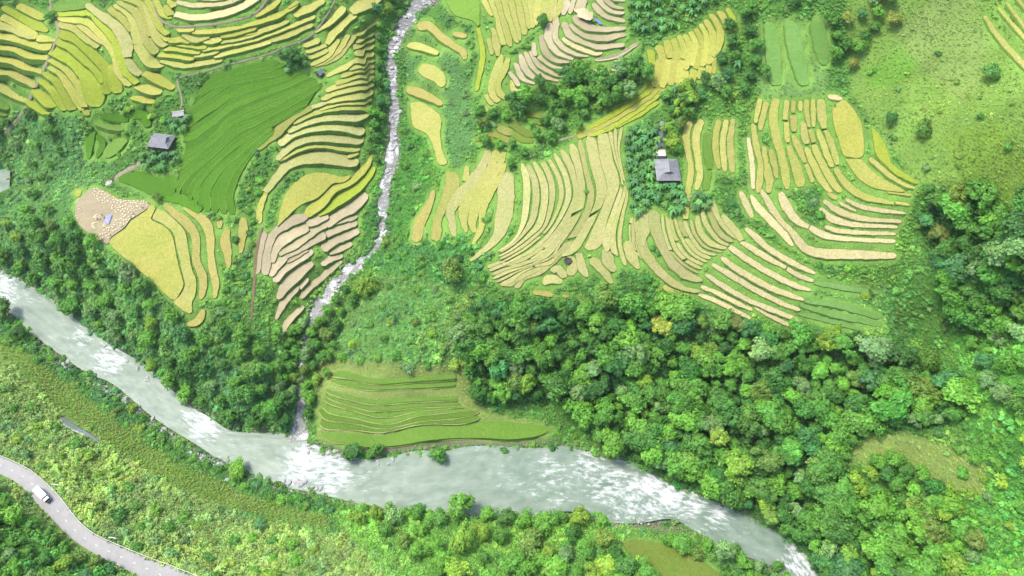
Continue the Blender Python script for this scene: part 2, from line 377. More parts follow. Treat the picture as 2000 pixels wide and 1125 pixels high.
M_PAD = np.zeros((RNU, RNV), bool); M_WAT = M_PAD.copy(); M_ROAD = M_PAD.copy(); M_BARE = M_PAD.copy()
fill(M_WAT, np.vstack([rn, rs[::-1]])); fill(M_WAT, [(-420, 340), *RIV_UP[1:-1], (-420, 410)])
_sv = np.stack(project(SC[:, 0], SC[:, 1], SC[:, 3]), 1); _sn = np.gradient(_sv, axis=0); _sn = np.stack([-_sn[:, 1], _sn[:, 0]], 1) / np.hypot(*_sn.T)[:, None]
fill(M_WAT, np.vstack([_sv + _sn * ss[:, 2:3] / 2, (_sv - _sn * ss[:, 2:3] / 2)[::-1]]))
fill(M_ROAD, np.vstack([re_, rw_[::-1]]))

# ------------------------------------------------------------------ terraced fields: outlines traced in picture units (three times enlarged, by tile)
TILES = {'A': (0, 0), 'B': (500, 0), 'C': (1000, 0), 'D': (1500, 0), 'E': (0, 375), 'F': (500, 375), 'G': (1000, 375), 'H': (1500, 375), 'I': (0, 750), 'J': (500, 750), 'K': (1000, 750)}
PC = {  # crop colours as the picture shows them in full light
 'gold': (217, 208, 118), 'lime': (194, 203, 74), 'yell': (216, 208, 104), 'sand': (216, 206, 136), 'amb': (213, 196, 112), 'green': (102, 154, 38), 'mint': (150, 186, 78),
 'mud': (214, 198, 160), 'soil': (222, 209, 166), 'pink': (220, 206, 166), 'stub': (226, 214, 160), 'olive': (152, 168, 76), 'mead': (130, 166, 66), 'fall': (140, 182, 100), 'pale': (142, 186, 94), 'dusk': (172, 170, 88), 'bund': (140, 176, 76), 'bundp': (204, 206, 132)}
CROP = {'green': .16, 'mead': .2, 'soil': .2, 'pink': .2, 'stub': .22, 'fall': .06, 'pale': .0}
MATK = {'soil': 'soil', 'mud': 'soil', 'pink': 'soil', 'stub': 'stubble'}
# field: (label, category, lines). S col tile x,y,w ... is a strip by its middle and width; P col tile x,y ... an outline;
# Fan col tile bank cutchance / guide lines, with the number of strips between
FIELDS = [
("golden stepped rice field left of the steep dirt path in the far corner", """
S yell A 110,25,30 180,65,40 270,105,25
S lime A 15,40,30 90,80,30 180,130,40 280,180,20
S yell A 10,95,35 80,130,40 160,180,35 215,215,20
S yell A 220,228,22 310,235,15
S gold A -60,130,30 0,145,30 60,160,30 130,195,30 205,222,15
S yell A -60,190,40 0,205,45 80,220,40 170,250,40 280,275,25
S yell A -60,265,40 0,275,40 100,285,40 190,330,50 275,342,45
S yell A -60,340,50 0,345,50 80,360,50 170,400,45 235,422,35
S gold A -60,410,60 0,420,60 70,430,65 140,470,60 202,505,40
S gold A -60,490,60 0,510,60 60,550,50 150,592,40
S mead A -60,600,50 0,610,40 50,640,20
S mead A -20,660,30 40,680,20
"""),
("yellow-green fan of curved rice paddies right of the steep dirt path", """
S mead A 310,55,30 400,40,40 500,35,30
S sand A 510,25,30 590,90,45 690,160,60 740,270,50 752,330,40
S sand A 745,345,35 780,400,50 815,430,30
S lime A 340,85,18 450,75,24 530,75,22 600,140,32 670,230,36 700,330,36 740,420,45 790,480,28
S yell A 340,108,18 420,112,26 500,128,26 580,195,34 640,270,28 690,390,30 715,450,36 765,505,26
S amb A 465,150,20 520,180,45 580,220,50 630,262,40 668,340,26 690,430,30 745,505,22
S gold A 345,145,25 430,165,32 500,222,38 575,276,24
S lime A 345,200,50 430,215,55 520,290,50 600,370,45 628,430,22 616,490,26 628,555,22
S lime A 650,380,36 668,470,60 695,548,46
S lime A 345,243,32 430,282,42 500,352,38 570,425,32 598,490,18
S lime A 310,300,45 380,330,65 440,375,48 520,450,85 550,540,105 562,630,66
S yell A 300,358,26 370,388,36 425,440,34 470,520,26 488,615,20
S yell A 290,392,18 350,420,28 400,488,36 448,565,36 478,640,18
S lime A 268,432,28 330,470,38 378,555,34 425,650,46
S lime A 248,470,28 310,522,42 355,600,36 380,652,26
S lime A 210,530,40 265,568,66 320,630,42
S lime A 170,600,40 220,640,50 290,670,20
S yell A 495,650,28 520,680,22
"""),
("golden rice strips bending down beside the curved dirt track", """
S yell A 640,50,30 720,110,40 770,172,22
S gold A 672,30,20 760,90,34 800,180,42 830,280,56 870,360,58 960,388,22
S gold A 692,10,24 790,70,38 832,160,38 858,240,46 915,318,34
S yell A 720,-5,20 820,20,30 850,90,34 882,212,22
S gold A 850,30,28 880,120,34 920,220,46 968,272,26
S yell A 862,0,28 900,70,34 932,150,34 972,190,26
S yell A 915,0,20 935,45,28 960,90,26 1005,110,18
S yell A 782,235,15 795,262,15
S yell A 940,205,20 978,235,18
S yell A 975,30,40 1000,90,40
S yell A 985,0,20 1010,30,30
S yell A 838,435,30 920,455,48 1020,520,45
S yell A 812,510,26 880,525,50 945,548,30
S yell A 768,575,24 830,585,44 900,605,26
"""),
("pale mown terrace ringed by green banks above the curved track", """
S stub A 1042,15,30 1150,35,36 1300,20,30 1420,-20,30
S stub A 1030,85,46 1150,105,52 1300,85,56 1430,35,56 1520,-20,50
S stub A 1150,-15,20 1260,0,20 1350,-15,10
"""),
("golden patchwork of small rice paddies below the curved dirt track", """
S yell A 1040,172,18 1120,175,18
S yell A 1130,190,24 1250,178,28 1400,160,22
S yell A 990,235,38 1060,230,42 1112,246,22
S gold A 1070,208,20 1140,235,38 1222,220,22
S gold A 1198,242,30 1248,238,44 1292,230,28
S yell A 968,288,22 1060,290,24 1165,312,18
S yell A 1040,266,14 1120,274,18 1192,278,14
S yell A 945,318,24 1040,328,34 1135,348,18
S gold A 960,360,30 1030,378,48 1092,390,42
S gold A 1098,388,42 1200,376,38 1302,356,26
S gold A 1148,330,22 1210,318,26 1280,302,16
S gold A 1262,334,26 1400,300,38 1500,268,46 1575,250,36
S gold A 1590,240,36 1700,200,56 1830,142,36
S yell A 1298,218,20 1400,196,24 1500,166,20
S gold A 1300,250,22 1420,226,28 1520,190,28 1640,150,22 1690,124,14
S gold A 1200,296,20 1350,262,24 1480,240,24 1590,200,24 1720,152,32 1845,96,28
S yell A 1410,162,24 1500,132,30 1580,108,26 1660,75,26 1740,25,20
S gold A 1725,90,50 1810,52,64 1900,5,40
S yell A 1500,98,28 1585,42,36 1640,0,26
S yell A 1690,50,26 1745,10,26
S yell A 1440,205,14 1500,196,20
"""),
("golden paddies between the grassy track and the tree-lined stream gully", """
S gold B 280,270,34 370,232,28
S gold B 295,305,24 392,270,18
S gold B 302,338,20 402,300,18
S gold B 322,385,18 420,330,28 480,232,22
S gold B 350,393,14 430,342,22 500,272,28 540,205,18
S gold B 398,382,18 500,320,24 577,205,18
S gold B 352,193,18 430,130,28 510,40,38
S gold B 420,250,34 480,170,50 575,90,56
S gold B 560,70,60 650,15,115 735,-20,80
S gold B 415,448,24 500,400,24 552,370,18
"""),
("tall ladder of wide golden paddies along the left side of the rocky stream", """
S gold B 600,198,18 660,165,52 718,112,36
S gold B 600,235,18 690,202,28
S gold B 588,268,16 692,236,22
S gold B 580,312,22 690,274,32
S gold B 568,362,26 690,318,36
S gold B 562,402,24 690,358,30
S gold B 500,452,18 600,412,28 692,392,28
S gold B 470,492,22 580,452,30 690,426,24
S gold B 410,535,22 500,498,34 690,460,28
S gold B 384,582,18 480,540,38 692,498,36
S gold B 425,592,28 560,562,48 684,546,44
S sand B 335,628,30 412,602,18
S gold B 380,645,18 480,612,18 600,605,18 676,590,26
S gold B 230,712,18 350,660,38 500,628,38 660,625,18
S sand B 192,778,18 300,720,40 420,690,56 600,690,56 664,664,28
S sand B 140,852,26 220,790,40 330,752,56 480,742,66 634,778,56
S sand B 124,936,30 200,858,48 320,806,58 500,808,56 628,826,46
S gold B 140,940,16 250,878,22 350,856,18 500,872,20 606,880,24
S gold B 540,920,22 598,900,26
S sand B 60,1122,40 170,985,60 260,938,80 400,922,105 550,948,78 596,940,40
P yell B 128,1330 150,1210 200,1110 262,1050 330,1018 420,1020 500,1040 560,1030 520,1070 450,1080 400,1130 350,1170 270,1200 190,1270
S yell B 300,1260,50 380,1190,70 450,1105,62 560,1062,38 640,985,28 688,905,22
S lime B 370,1262,20 440,1190,60 540,1135,60 640,1060,46 690,980,36
S yell B 20,1310,24 24,1220,34 60,1130,26
"""),
("harvested tan terraces of bare mud beside the rocky stream", """
S pink F 58,485,22 70,350,30 110,240,40 200,180,56 298,142,40
S soil F 95,395,26 105,325,56 175,255,92 292,212,56
S soil F 300,185,52 350,160,74 412,150,28
S soil F 152,352,26 222,312,54 322,240,46 402,190,26
S pink F 185,372,15 262,330,36 332,288,46 402,245,36
S soil F 418,192,50 500,130,56 580,80,76 648,15,44
S soil F 428,200,24 520,158,22 592,142,22
S soil F 425,244,20 510,204,28 592,184,24
S soil F 390,335,50 480,275,40 602,230,46
S soil F 435,352,24 500,332,36 562,306,26
S pink F 88,492,26 122,430,46 172,388,36
S pink F 108,524,20 150,460,36 222,410,28 332,348,36
S pink F 185,415,18 240,382,22 300,342,26
S soil F 128,625,36 182,540,74 252,472,66 332,420,46
S pink F 384,425,28 440,388,34 508,378,24
S soil F 268,625,24 322,558,44 402,490,46 482,415,44
S soil F 118,745,16 168,640,54 244,552,36
S soil F 258,560,24 302,508,28
S soil F 152,838,24 190,760,46 276,672,36
S pink F 0,480,20 16,380,30 42,235,36
"""),
("deep green unripe rice terrace with thin pale ridges beside the grey hut", """
Fan green A .05 0 3 5 5 5 / 1160,535 1240,455 1360,415 1500,372 1600,352 / 1095,690 1150,625 1250,570 1370,500 1500,470 1640,440 1740,400 / 1065,885 1160,850 1260,770 1340,690 1500,610 1700,530 1870,455 / 1030,1130 1050,1050 1200,930 1290,850 1400,750 1500,715 1700,610 1890,500 / 1190,1240 1192,1125 1222,1060 1300,965 1400,885 1500,800 1650,710 1800,640
Fan green A .05 0 4 / 1190,1240 1192,1125 1222,1060 1300,965 1400,885 1500,800 1590,740 / 1390,1260 1370,1160 1390,1060 1440,960 1500,890 1560,830 1620,780
S green A 700,1050,30 800,1050,90 900,1090,100 1010,1110,70
S green A 950,1055,20 1000,1060,60 1030,1100,60
S green A 900,1155,24 1000,1150,40 1100,1190,50 1170,1240,40
S dusk A 1510,880,26 1600,800,36 1700,700,46 1830,630,30
"""),
("small dark green paddies in the scrub below the yellow fan", """
S green A 520,930,18 530,830,38 552,770,20
S green A 570,925,18 602,840,36 562,790,18
S mead A 615,915,50 690,845,86 742,820,40
S mead A 560,722,28 640,745,54 722,760,26
S green A 590,682,28 680,692,38 748,702,26
S green A 765,682,36 838,672,56 868,745,36
"""),
("wide golden rice field half cut, with sheaves on its bare tan end", """
P mud E 450,60 510,5 560,-22 620,0 700,45 800,55 885,68 850,112 770,162 730,212 652,270 638,310 560,270 480,210 445,140
P yell E 887,76 915,92 895,138 888,170 958,202 1008,252 1028,330 1048,430 1068,500 1078,550 1046,610 1018,636 960,590 900,530 840,480 770,420 700,360 645,308 658,272 738,216 778,167 856,114
P gold E 922,102 960,112 1040,182 1088,242 1108,350 1128,460 1152,520 1146,610 1128,650 1118,718 1022,652 1058,612 1087,550 1074,490 1056,400 1038,320 1018,245 962,193 898,158
S amb E 962,75,20 1020,120,44 1110,200,52 1150,280,44 1150,400,44 1190,500,46 1190,560,44 1178,628,24
S amb E 1078,90,24 1150,130,48 1210,190,56 1232,270,48 1236,370,38 1250,470,44 1266,540,38 1260,622,22
S amb E 1288,165,30 1288,212,30
S amb E 1335,212,24 1320,290,56 1335,360,46 1340,445,18
S amb E 1427,152,36 1425,230,52 1415,300,34 1414,358,18
S amb E 1100,775,24 1160,760,54 1192,690,28
S yell E 450,22,24 470,-8,26
"""),
("scattered golden plots in scrub on the right side of the rocky stream", """
S amb B 948,168,36 1010,150,50 1090,220,58 1160,270,46 1210,300,44 1222,350,24
S amb B 1156,200,34 1232,212,36
S gold B 888,270,30 960,275,56 1066,312,36
P gold B 948,420 980,378 1060,395 1108,450 1110,500 1080,518 1040,480 980,452
S amb B 886,525,50 970,550,66 1090,610,32
P gold B 905,610 960,600 1030,640 1085,700 1080,790 1090,880 1120,960 1070,965 1045,880 1010,800 970,770 920,740
P mint B 1095,-30 1290,-30 1310,100 1305,160 1260,120 1180,100 1140,60
S lime B 1300,160,20 1320,250,24 1328,340,28 1312,430,24 1292,535,14
"""),
("golden upright rice strips left of the bare pale terraces at the far edge", """
S gold B 1338,0,30 1365,60,30 1385,92,18
S gold B 1372,-10,30 1410,80,36 1430,150,36 1452,265,34
S gold B 1412,-10,30 1440,100,36 1470,200,36 1490,275,18
S gold B 1452,-10,34 1480,90,38 1510,170,38 1532,252,22
S gold B 1385,165,20 1410,240,34 1420,322,18
S gold B 1362,225,20 1380,322,18
S gold C -12,-10,26 5,60,30 20,130,30 45,240,18
S gold C 30,-10,26 55,100,36 75,205,22
S gold C 70,-10,26 90,80,30 100,170,18
S gold C 110,-10,34 115,90,34 120,165,18
S gold C 155,-10,34 146,90,34 140,150,18
S gold C 200,-10,34 188,60,34 182,110,18
S gold C 247,-10,32 226,80,36 215,120,18
S gold C 292,-10,28 265,80,24 245,122,14
S gold B 1440,322,22 1398,440,40 1383,540,40 1420,598,36
S gold B 1482,342,22 1448,425,38 1416,495,30 1440,560,38 1474,580,20
S gold B 1346,558,24 1385,614,28
S gold B 1318,618,38 1356,654,24
S gold B 1500,480,20 1506,545,26
"""),
("bare pale stripes of cut terraces curving around a straw heap", """
S soil C -10,505,24 52,548,18
S soil C -6,430,18 42,506,24
S soil C 18,370,20 62,460,24 132,494,14
S soil C 48,318,20 80,410,28 182,494,18
S soil C 80,306,22 122,392,28 202,456,24 272,476,14
S soil C 104,296,18 155,384,26 232,428,24 292,450,16
S soil C 128,250,20 132,335,26
S soil C 172,208,30 196,310,38 268,354,36 400,364,22
S soil C 225,135,34 214,225,46 272,308,42 362,354,26
S soil C 166,338,24 240,388,24 328,412,14
S soil C 262,30,22 255,140,34 258,235,28 332,302,28 446,328,22
S stub C 298,226,24 378,270,46 470,310,38 526,312,18
S soil C 306,132,36 340,212,46 430,252,46 520,280,38 655,262,26
S soil C 346,152,28 420,205,38 520,228,38 664,204,26
S soil C 372,90,76 428,150,66 520,172,38 664,166,22
S soil C 325,0,28 300,90,18
S soil C 478,20,40 540,92,38 660,126,22
S soil C 498,-10,28 570,60,34 656,76,18
S soil C 540,-10,28 590,38,24 652,50,18
S soil C 585,-8,20 660,6,20
S soil C 362,-10,20 340,82,14
S soil C 418,-10,46 400,60,52
S soil C 490,356,14 620,330,24 742,252,14
S soil C 458,416,12 632,410,18
"""),
("straight golden paddy columns below the dark banana grove", """
S yell C 855,268,24 876,330,28 860,400,28 840,495,22
S yell C 905,238,24 922,332,24
S yell C 915,346,24 900,420,28 884,502,18
S yell C 945,228,24 966,300,28 950,400,28 930,502,22
S yell C 980,208,24 1006,280,28 1000,338,18
S yell C 990,350,24 980,420,24 968,492,14
S yell C 1010,203,24 1042,270,28 1030,350,28 1014,402,18
S yell C 1046,188,24 1076,260,28 1054,388,22
S yell C 1076,168,24 1110,250,28 1084,388,22
S yell C 1104,143,24 1142,220,28 1130,330,28 1112,385,18
S yell C 1134,118,24 1172,200,28 1166,330,24 1150,372,14
S yell C 1166,85,24 1222,180,36 1210,280,32 1180,332,18
S yell C 1215,65,28 1264,165,30
S lime C 1268,45,20 1306,130,24 1310,185,18
S yell C 1012,410,24 1000,505,18
S yell C 1066,408,24 1054,505,18
S yell C 1110,392,24 1102,465,16
S yell C 1150,382,18 1150,465,16
S yell C 1192,330,14 1186,435,14
S lime C 804,295,36 816,385,18
"""),
("long lime-green strips slanting between bamboo clumps and central terraces", """
S lime C 365,792,10 560,690,26 760,560,28 822,505,18
S yell C 385,806,18 590,702,26 800,570,26 862,515,18
S lime C 455,792,22 640,710,26 820,584,26 884,530,18
S lime C 535,760,22 700,680,22 866,556,22
S lime C 605,742,18 740,680,18 856,600,18
S olive C 560,648,16 720,570,20 805,475,20
"""),
("dull olive strips tucked among the trees above the central terraces", """
S olive C -10,625,20 90,660,36 185,682,18
S olive C 55,688,18 182,722,36
S olive C -10,715,24 80,770,28 155,792,18
S olive C -10,778,28 60,820,28 122,832,14
S dusk B 1420,742,28 1500,782,36
S dusk B 1368,772,22 1482,832,28
S olive B 1288,822,18 1382,812,18
"""),
("golden strips sloping beside the scrubby bank right of the stream", """
S gold B 1150,1010,78 1148,1080,74 1108,1180,46 1062,1290,42 1060,1350,56 1046,1410,46
S gold B 1236,975,28 1230,1055,32
S sand B 1362,880,26 1320,980,38 1250,1080,46 1190,1150,54 1142,1230,46 1150,1310,38 1160,1384,28
S gold B 1412,885,36 1370,990,38 1290,1110,46 1230,1200,54 1212,1280,38 1232,1360,20
S gold B 1456,895,28 1410,1000,32 1350,1090,36 1290,1200,42 1270,1290,36 1276,1362,18
S gold B 1462,960,18 1430,1040,24 1380,1120,32 1330,1240,28 1320,1340,24 1272,1430,16
S amb F 1042,-5,18 1010,90,36 960,180,54 942,262,52 918,285,24
"""),
("great fan of pale golden rice terraces in the middle of the slope", """
S sand F 1480,-110,50 1470,10,84 1450,150,92 1415,260,54 1345,335,28 1258,404,14
Fan sand G .20 .12 3 3 3 2 3 / 34,-160 58,-60 62,60 42,200 0,280 -80,340 / 150,-180 205,-80 218,30 182,190 100,270 0,345 -90,395 / 270,-235 330,-120 355,0 330,90 240,235 130,345 10,410 -70,450 / 420,-320 450,-150 492,0 470,110 400,240 330,340 260,390 / 560,-370 600,-200 640,-60 600,60 545,210 525,330 / 655,-380 632,-250 660,-80 682,20 652,170 640,300 682,450
Fan sand G .18 .10 3 3 2 / -160,440 -80,405 0,420 100,375 190,300 262,230 / -122,500 -40,460 60,435 160,395 240,320 300,240 / -68,560 0,530 60,480 150,440 230,430 285,345 / 62,570 85,515 180,490 240,440 320,350 372,270
S sand G 185,540,24 230,510,56 290,532,22
S sand G 246,462,20 272,440,26 305,504,24
S sand G 318,400,22 350,398,46 345,490,36
S sand G 398,380,36 412,440,42 440,498,26
S sand G 470,390,26 500,430,46 586,535,26
S sand G 545,335,30 566,410,54 606,462,24
S sand G 686,290,40 706,390,40 742,450,22
Fan sand G .22 .12 3 / 690,140 684,230 700,330 760,398 / 728,150 720,260 745,350 770,395 / 735,150 730,260 748,350 772,395
S amb G 125,588,26 235,606,30
S amb G 300,610,18 435,650,14
"""),
("golden strips sweeping right below the banana grove beside grey house", """
S sand G 748,170,30 752,250,38 790,370,54 880,482,50 1000,562,30 1098,585,16
S sand G 770,120,30 776,220,34 766,320,20
S sand G 828,110,46 835,200,48 880,320,54 950,420,60 1040,500,40 1112,520,22
Fan sand G .24 .10 4 3 3 1 / 866,125 876,220 920,350 1000,440 1085,490 / 965,160 1000,260 1055,350 1150,400 / 1065,165 1090,250 1150,320 1250,350 / 1165,40 1180,130 1240,235 1305,280 / 1205,85 1240,170 1300,240 1330,285
S sand G 1235,135,22 1290,205,38 1344,285,30
S gold G 890,556,36 960,590,46 1035,612,36
"""),
("slanted stubble strips with green banks at the foot of the slope", """
S stub G 1370,215,24 1430,265,38 1500,330,34 1650,420,34 1774,478,18
S stub G 1338,288,24 1420,340,38 1500,388,38 1600,442,18
S stub G 1612,452,24 1700,500,28 1768,522,18
S stub G 1274,320,34 1370,390,38 1500,470,38 1650,545,34 1748,576,18
S stub G 1228,385,28 1330,460,38 1500,555,38 1620,602,34 1708,632,18
S stub G 1174,425,24 1290,492,38 1400,560,34 1500,612,34 1600,662,28 1684,692,18
S stub G 1138,485,24 1250,560,34 1400,642,28 1500,682,34 1600,722,28 1694,758,18
S stub G 1110,555,24 1200,592,28 1300,642,28 1404,692,18
S stub G 1098,600,24 1200,642,28 1300,692,28 1394,742,18
S stub G 1425,680,14 1540,742,24 1682,804,18
S stub G 1338,0,20 1372,70,38 1408,152,18
"""),
("long straw-coloured mown terraces curving left of the dark ravine trees", """
S stub H -98,20,18 -60,90,40 20,170,46 90,240,46 144,315,26
S stub H -44,-15,18 8,70,38 70,170,38 150,252,46 220,332,56 320,362,66 450,365,66 600,370,56 748,375,34
S stub H 72,5,36 110,90,54 170,170,46 236,206,28
S stub H 244,206,28 310,246,46 400,270,34 520,280,24 742,290,22
S stub H 334,206,24 420,230,28 550,240,24 744,246,18
S stub H 308,98,24 360,150,42 440,180,42 520,194,28 755,206,18
S stub H 328,52,24 400,105,38 500,145,38 620,165,28 780,172,22
S stub H 418,64,14 512,112,14
S stub H 458,44,18 540,86,28 680,112,28 805,125,14
S gold H 350,0,28 402,42,24
"""),
("bright golden rice strips on the upper slope below the fallow meadow", """
S gold D 50,580,38 30,680,50 45,790,50 80,920,42 105,1040,46 110,1108,22
S gold D 110,590,28 104,650,28 100,702,24
S gold D 105,716,28 115,835,22
S gold D 118,856,24 150,940,42 180,1030,60 190,1094,46
S gold D 150,592,24 146,662,18
S gold D 150,676,36 150,772,32
S gold D 148,796,32 185,880,38 218,955,18
S gold D 190,592,24 190,655,18
S gold D 203,715,28 215,790,42 226,845,28
S gold D 226,584,28 226,660,28 240,745,18
S gold D 265,582,24 265,660,28 266,745,18
S gold D 248,762,28 267,832,22
S gold D 308,582,46 315,680,56 328,755,26
S gold D 292,760,28 330,860,38 374,978,26
S gold D 338,762,28 375,860,38 406,966,26
S gold D 266,850,28 310,950,42 370,1060,46 425,1125,36
S gold D 222,868,28 270,970,42 330,1080,42 372,1134,26
S gold D 224,962,22 262,1068,22
P yell D 375,640 430,590 480,620 520,680 550,750 555,915 480,925 440,910 410,820 380,720
S stub D 352,572,26 385,568,44 432,582,30
P gold D 452,938 545,938 600,1000 680,1060 800,1125 640,1112 540,1060 490,1000
S gold D 596,928,34 680,1000,46 780,1070,42 856,1104,22
P lime D 602,752 640,780 690,870 720,960 800,1020 875,1068 862,1082 760,1036 690,976 632,908
S gold D 396,990,28 460,1082,46 560,1152,46 735,1192,22
S gold D 745,1190,22 828,1198,20
S gold D 700,1125,20 838,1142,22
S gold D 15,878,22 35,960,34 52,1045,18
S gold D -6,955,24 8,1040,40 2,1130,30
S gold D -45,580,24 -62,660,28 -72,722,18
S gold D -10,598,28 -36,700,34 -46,765,18
S gold D -88,728,24 -70,850,34 -42,960,34 -48,1040,38 -58,1130,28
S stub D -116,810,18 -95,950,24 -86,1108,22
S gold D -25,860,24 -10,1000,34 -2,1090,24
"""),
("narrow golden columns right of the grey-roofed house", """
S gold C 1042,712,34 1020,800,38 1038,930,28 1048,1000,32 1030,1120,32 1016,1210,44 1018,1285,24
S gold C 1108,705,38 1076,810,42 1090,930,38 1100,1020,36 1078,1115,26
S mead C 1140,785,32 1146,900,46 1158,990,26
S mead C 1155,1000,32 1130,1115,36
S gold C 1212,705,28 1190,830,34 1200,920,34 1212,990,22
S gold C 1256,705,28 1236,840,34 1240,940,34 1246,1006,18
S gold C 1296,700,24 1276,830,38 1286,940,38 1292,1012,22
"""),
("pale green fallow meadow with faint bands below the dark top-edge tree", """
S pale D 12,130,70 30,300,90 46,500,70
S pale D 130,120,80 165,300,100 215,500,70
S pale D 290,110,90 310,250,90 330,380,50
"""),
("golden slanting strips on the hillside at the far right corner", """
S gold D 1268,95,28 1330,190,44 1420,300,48 1560,440,46
S gold D 1348,45,24 1420,130,34 1560,280,38
S gold D 1398,15,20 1450,90,34 1560,240,28
S gold D 1455,-10,24 1560,110,30
S gold D 1396,298,20 1455,355,22
"""),
("low olive-green terraces with straw ridges beside the river mouth of the stream", """
Fan mead J .16 0 2 / 440,-58 520,-70 700,-36 1000,-46 1190,-62 / 440,-4 560,22 700,44 1000,34 1190,18
Fan mead J .16 0 2 2 2 2 / 400,12 450,40 560,70 700,95 900,84 1195,70 / 385,62 470,100 600,140 730,164 950,140 1215,124 / 375,132 450,170 600,200 770,234 950,190 1290,155 / 365,222 400,264 600,274 750,288 950,244 1220,234 1338,190
Fan mead J .12 0 1 / 368,232 400,270 600,280 750,294 950,250 1220,238 1345,200 1500,198 1650,224 1738,264 / 398,338 480,342 570,352 640,372 760,374 900,366 1200,332 1345,330 1500,328 1650,306 1742,272
"""),
("small olive rice field at the lower edge near the river", """
P olive K 640,928 720,918 850,932 960,962 1060,1012 1150,1062 1230,1130 1260,1190 780,1190 740,1055 680,985
"""),
("green weedy terraces right of the slanted stubble strips", """
S fall H 268,528,28 450,560,38 645,592,22
S fall H 215,640,18 400,662,36 655,735,22
S fall H 188,662,24 400,722,38 664,776,22
S fall H 178,712,18 350,752,28 565,812,18
"""),
]
paddy_grown = []
CUT = np.full((RNU, RNV), 1e3)
def cut_land(quad, z):
    P = np.asarray(quad, float); i0, i1 = ((P[:, 0].min() - RU0) / RS_ - .7, (P[:, 0].max() - RU0) / RS_ + 1.7); j0, j1 = ((P[:, 1].min() - RV0) / RS_ - .7, (P[:, 1].max() - RV0) / RS_ + 1.7)
    i0, i1 = np.clip((i0, i1), 0, RNU).astype(int); j0, j1 = np.clip((j0, j1), 0, RNV).astype(int)
    if i1 > i0 and j1 > j0: w_ = CUT[i0:i1, j0:j1]; np.minimum(w_, z, out=w_)
def paddy_mesh(L, Rr, col, parent, crop=.5):
    """one paddy between two picture lines of equal length: a flat bed on its terrace, grass bank below the rice"""
    n = len(L); lx, ly, lz = ground(L[:, 0], L[:, 1]); rx, ry, rz = ground(Rr[:, 0], Rr[:, 1])
    k = np.ones(5) / 5
    def sm(a): return np.convolve(np.r_[a[:1], a[:1], a, a[-1:], a[-1:]], k, 'valid')
    top = sm(.5 * (lz + rz)) + crop; drop = sm(np.abs(lz - rz)) * .5 + .7
    nz = VN(11, 2.5); rows = 7; fr = [0, 0, 0, .5, 1, 1, 1]; V = []; tilt = col in ('green', 'bund'); hl, hr = sm(lz) + crop, sm(rz) + crop
    if tilt: drop = drop * 0 + .5

    for q in range(rows):
        x = lx + (rx - lx) * fr[q]; y = ly + (ry - ly) * fr[q]
        z = (hl + (hr - hl) * fr[q] if tilt else top) + nz(x, y) * .05
        if q in (0, 6): z = z - drop
        if q in (1, 5): z = z - .34
        w = np.hypot(rx - lx, ry - ly) + 1e-6
        if q in (0, 1, 5, 6):
            s = (-1 if q < 3 else 1) * ((.08 + .22 * drop) if q in (0, 6) else .05); x = x + (rx - lx) / w * s; y = y + (ry - ly) / w * s
        V.append(np.stack([x, y, z], 1))
    V = np.concatenate(V); F = []; mi = []
    for i in range(n - 1): cut_land([L[i], L[i + 1], Rr[i + 1], Rr[i]], min(top[i], top[i + 1]) - (abs(lz[i] - rz[i]) * .5 if tilt else 0))
    for q in range(rows - 1):
        for i in range(n - 1):
            F.append((q * n + i, (q + 1) * n + i, (q + 1) * n + i + 1, q * n + i + 1)); mi.append(1 if q in (0, 5) else 0)
    for e in (0, n - 1):
        F.append([q * n + e for q in (range(rows) if e else range(rows - 1, -1, -1))]); mi.append(1)
    o = mesh_obj('earth_bund' if col.startswith('bund') else ('rice_paddy' if MATK.get(col, 'rice') == 'rice' and col not in ('mead', 'fall') else 'paddy_bed'), V, F, [M[MATK.get(col, 'rice')], M['bank']], parent, mi)
    return finish_paddy(o, col, np.vstack([L, Rr[::-1]]))
def finish_paddy(o, col, outline):
    c = np.array(PC[col], float); j = rng.normal(0, 1, 3)
    c = np.clip(c * (1 + .030 * j[0]) + np.array([3, 2.5, 4]) * j[1], 0, 255)
    a = alb(*c); o.color = (*a, 1); fill(M_PAD, outline); label_fill(outline); paddy_grown.append(outline)
    return o
LU, LV = -160, -120
LAB = np.zeros((2340, 1340), np.int32); STRIPS = []; NID = [0]
def label_fill(poly):
    NID[0] += 1; P = np.asarray(poly, float)
    i0, i1 = np.clip((P[:, 0].min() - LU - 1, P[:, 0].max() - LU + 2), 0, 2340).astype(int); j0, j1 = np.clip((P[:, 1].min() - LV - 1, P[:, 1].max() - LV + 2), 0, 1340).astype(int)
    if i1 > i0 and j1 > j0:
        u, v = np.meshgrid(np.arange(i0, i1) + LU + .5, np.arange(j0, j1) + LV + .5, indexing='ij'); ins = np.zeros(u.shape, bool)
        for (x1, y1), (x2, y2) in zip(P, np.roll(P, -1, 0)):
            if y1 != y2: ins ^= ((y1 > v) != (y2 > v)) & (u < (x2 - x1) * (v - y1) / (y2 - y1) + x1)
        w_ = LAB[i0:i1, j0:j1]; w_[ins & (w_ == 0)] = NID[0]
    return NID[0]
def lab_at(p): return LAB[np.clip((p[..., 0] - LU).astype(int), 0, 2339), np.clip((p[..., 1] - LV).astype(int), 0, 1339)]
def frame_of(C):
    t = np.gradient(C[:, :2], axis=0); t /= np.hypot(*t.T)[:, None] + 1e-9; return t, np.stack([-t[:, 1], t[:, 0]], 1)
def strip(P, col, parent, reach, bank):
    C = smooth_line(P, 5.5); t, nrm = frame_of(C); w = np.maximum(C[:, 2:3] * .5, 1.5)
    STRIPS.append([C, col, parent, reach, bank, label_fill(np.vstack([C[:, :2] + nrm * w, (C[:, :2] - nrm * w)[::-1]]))])
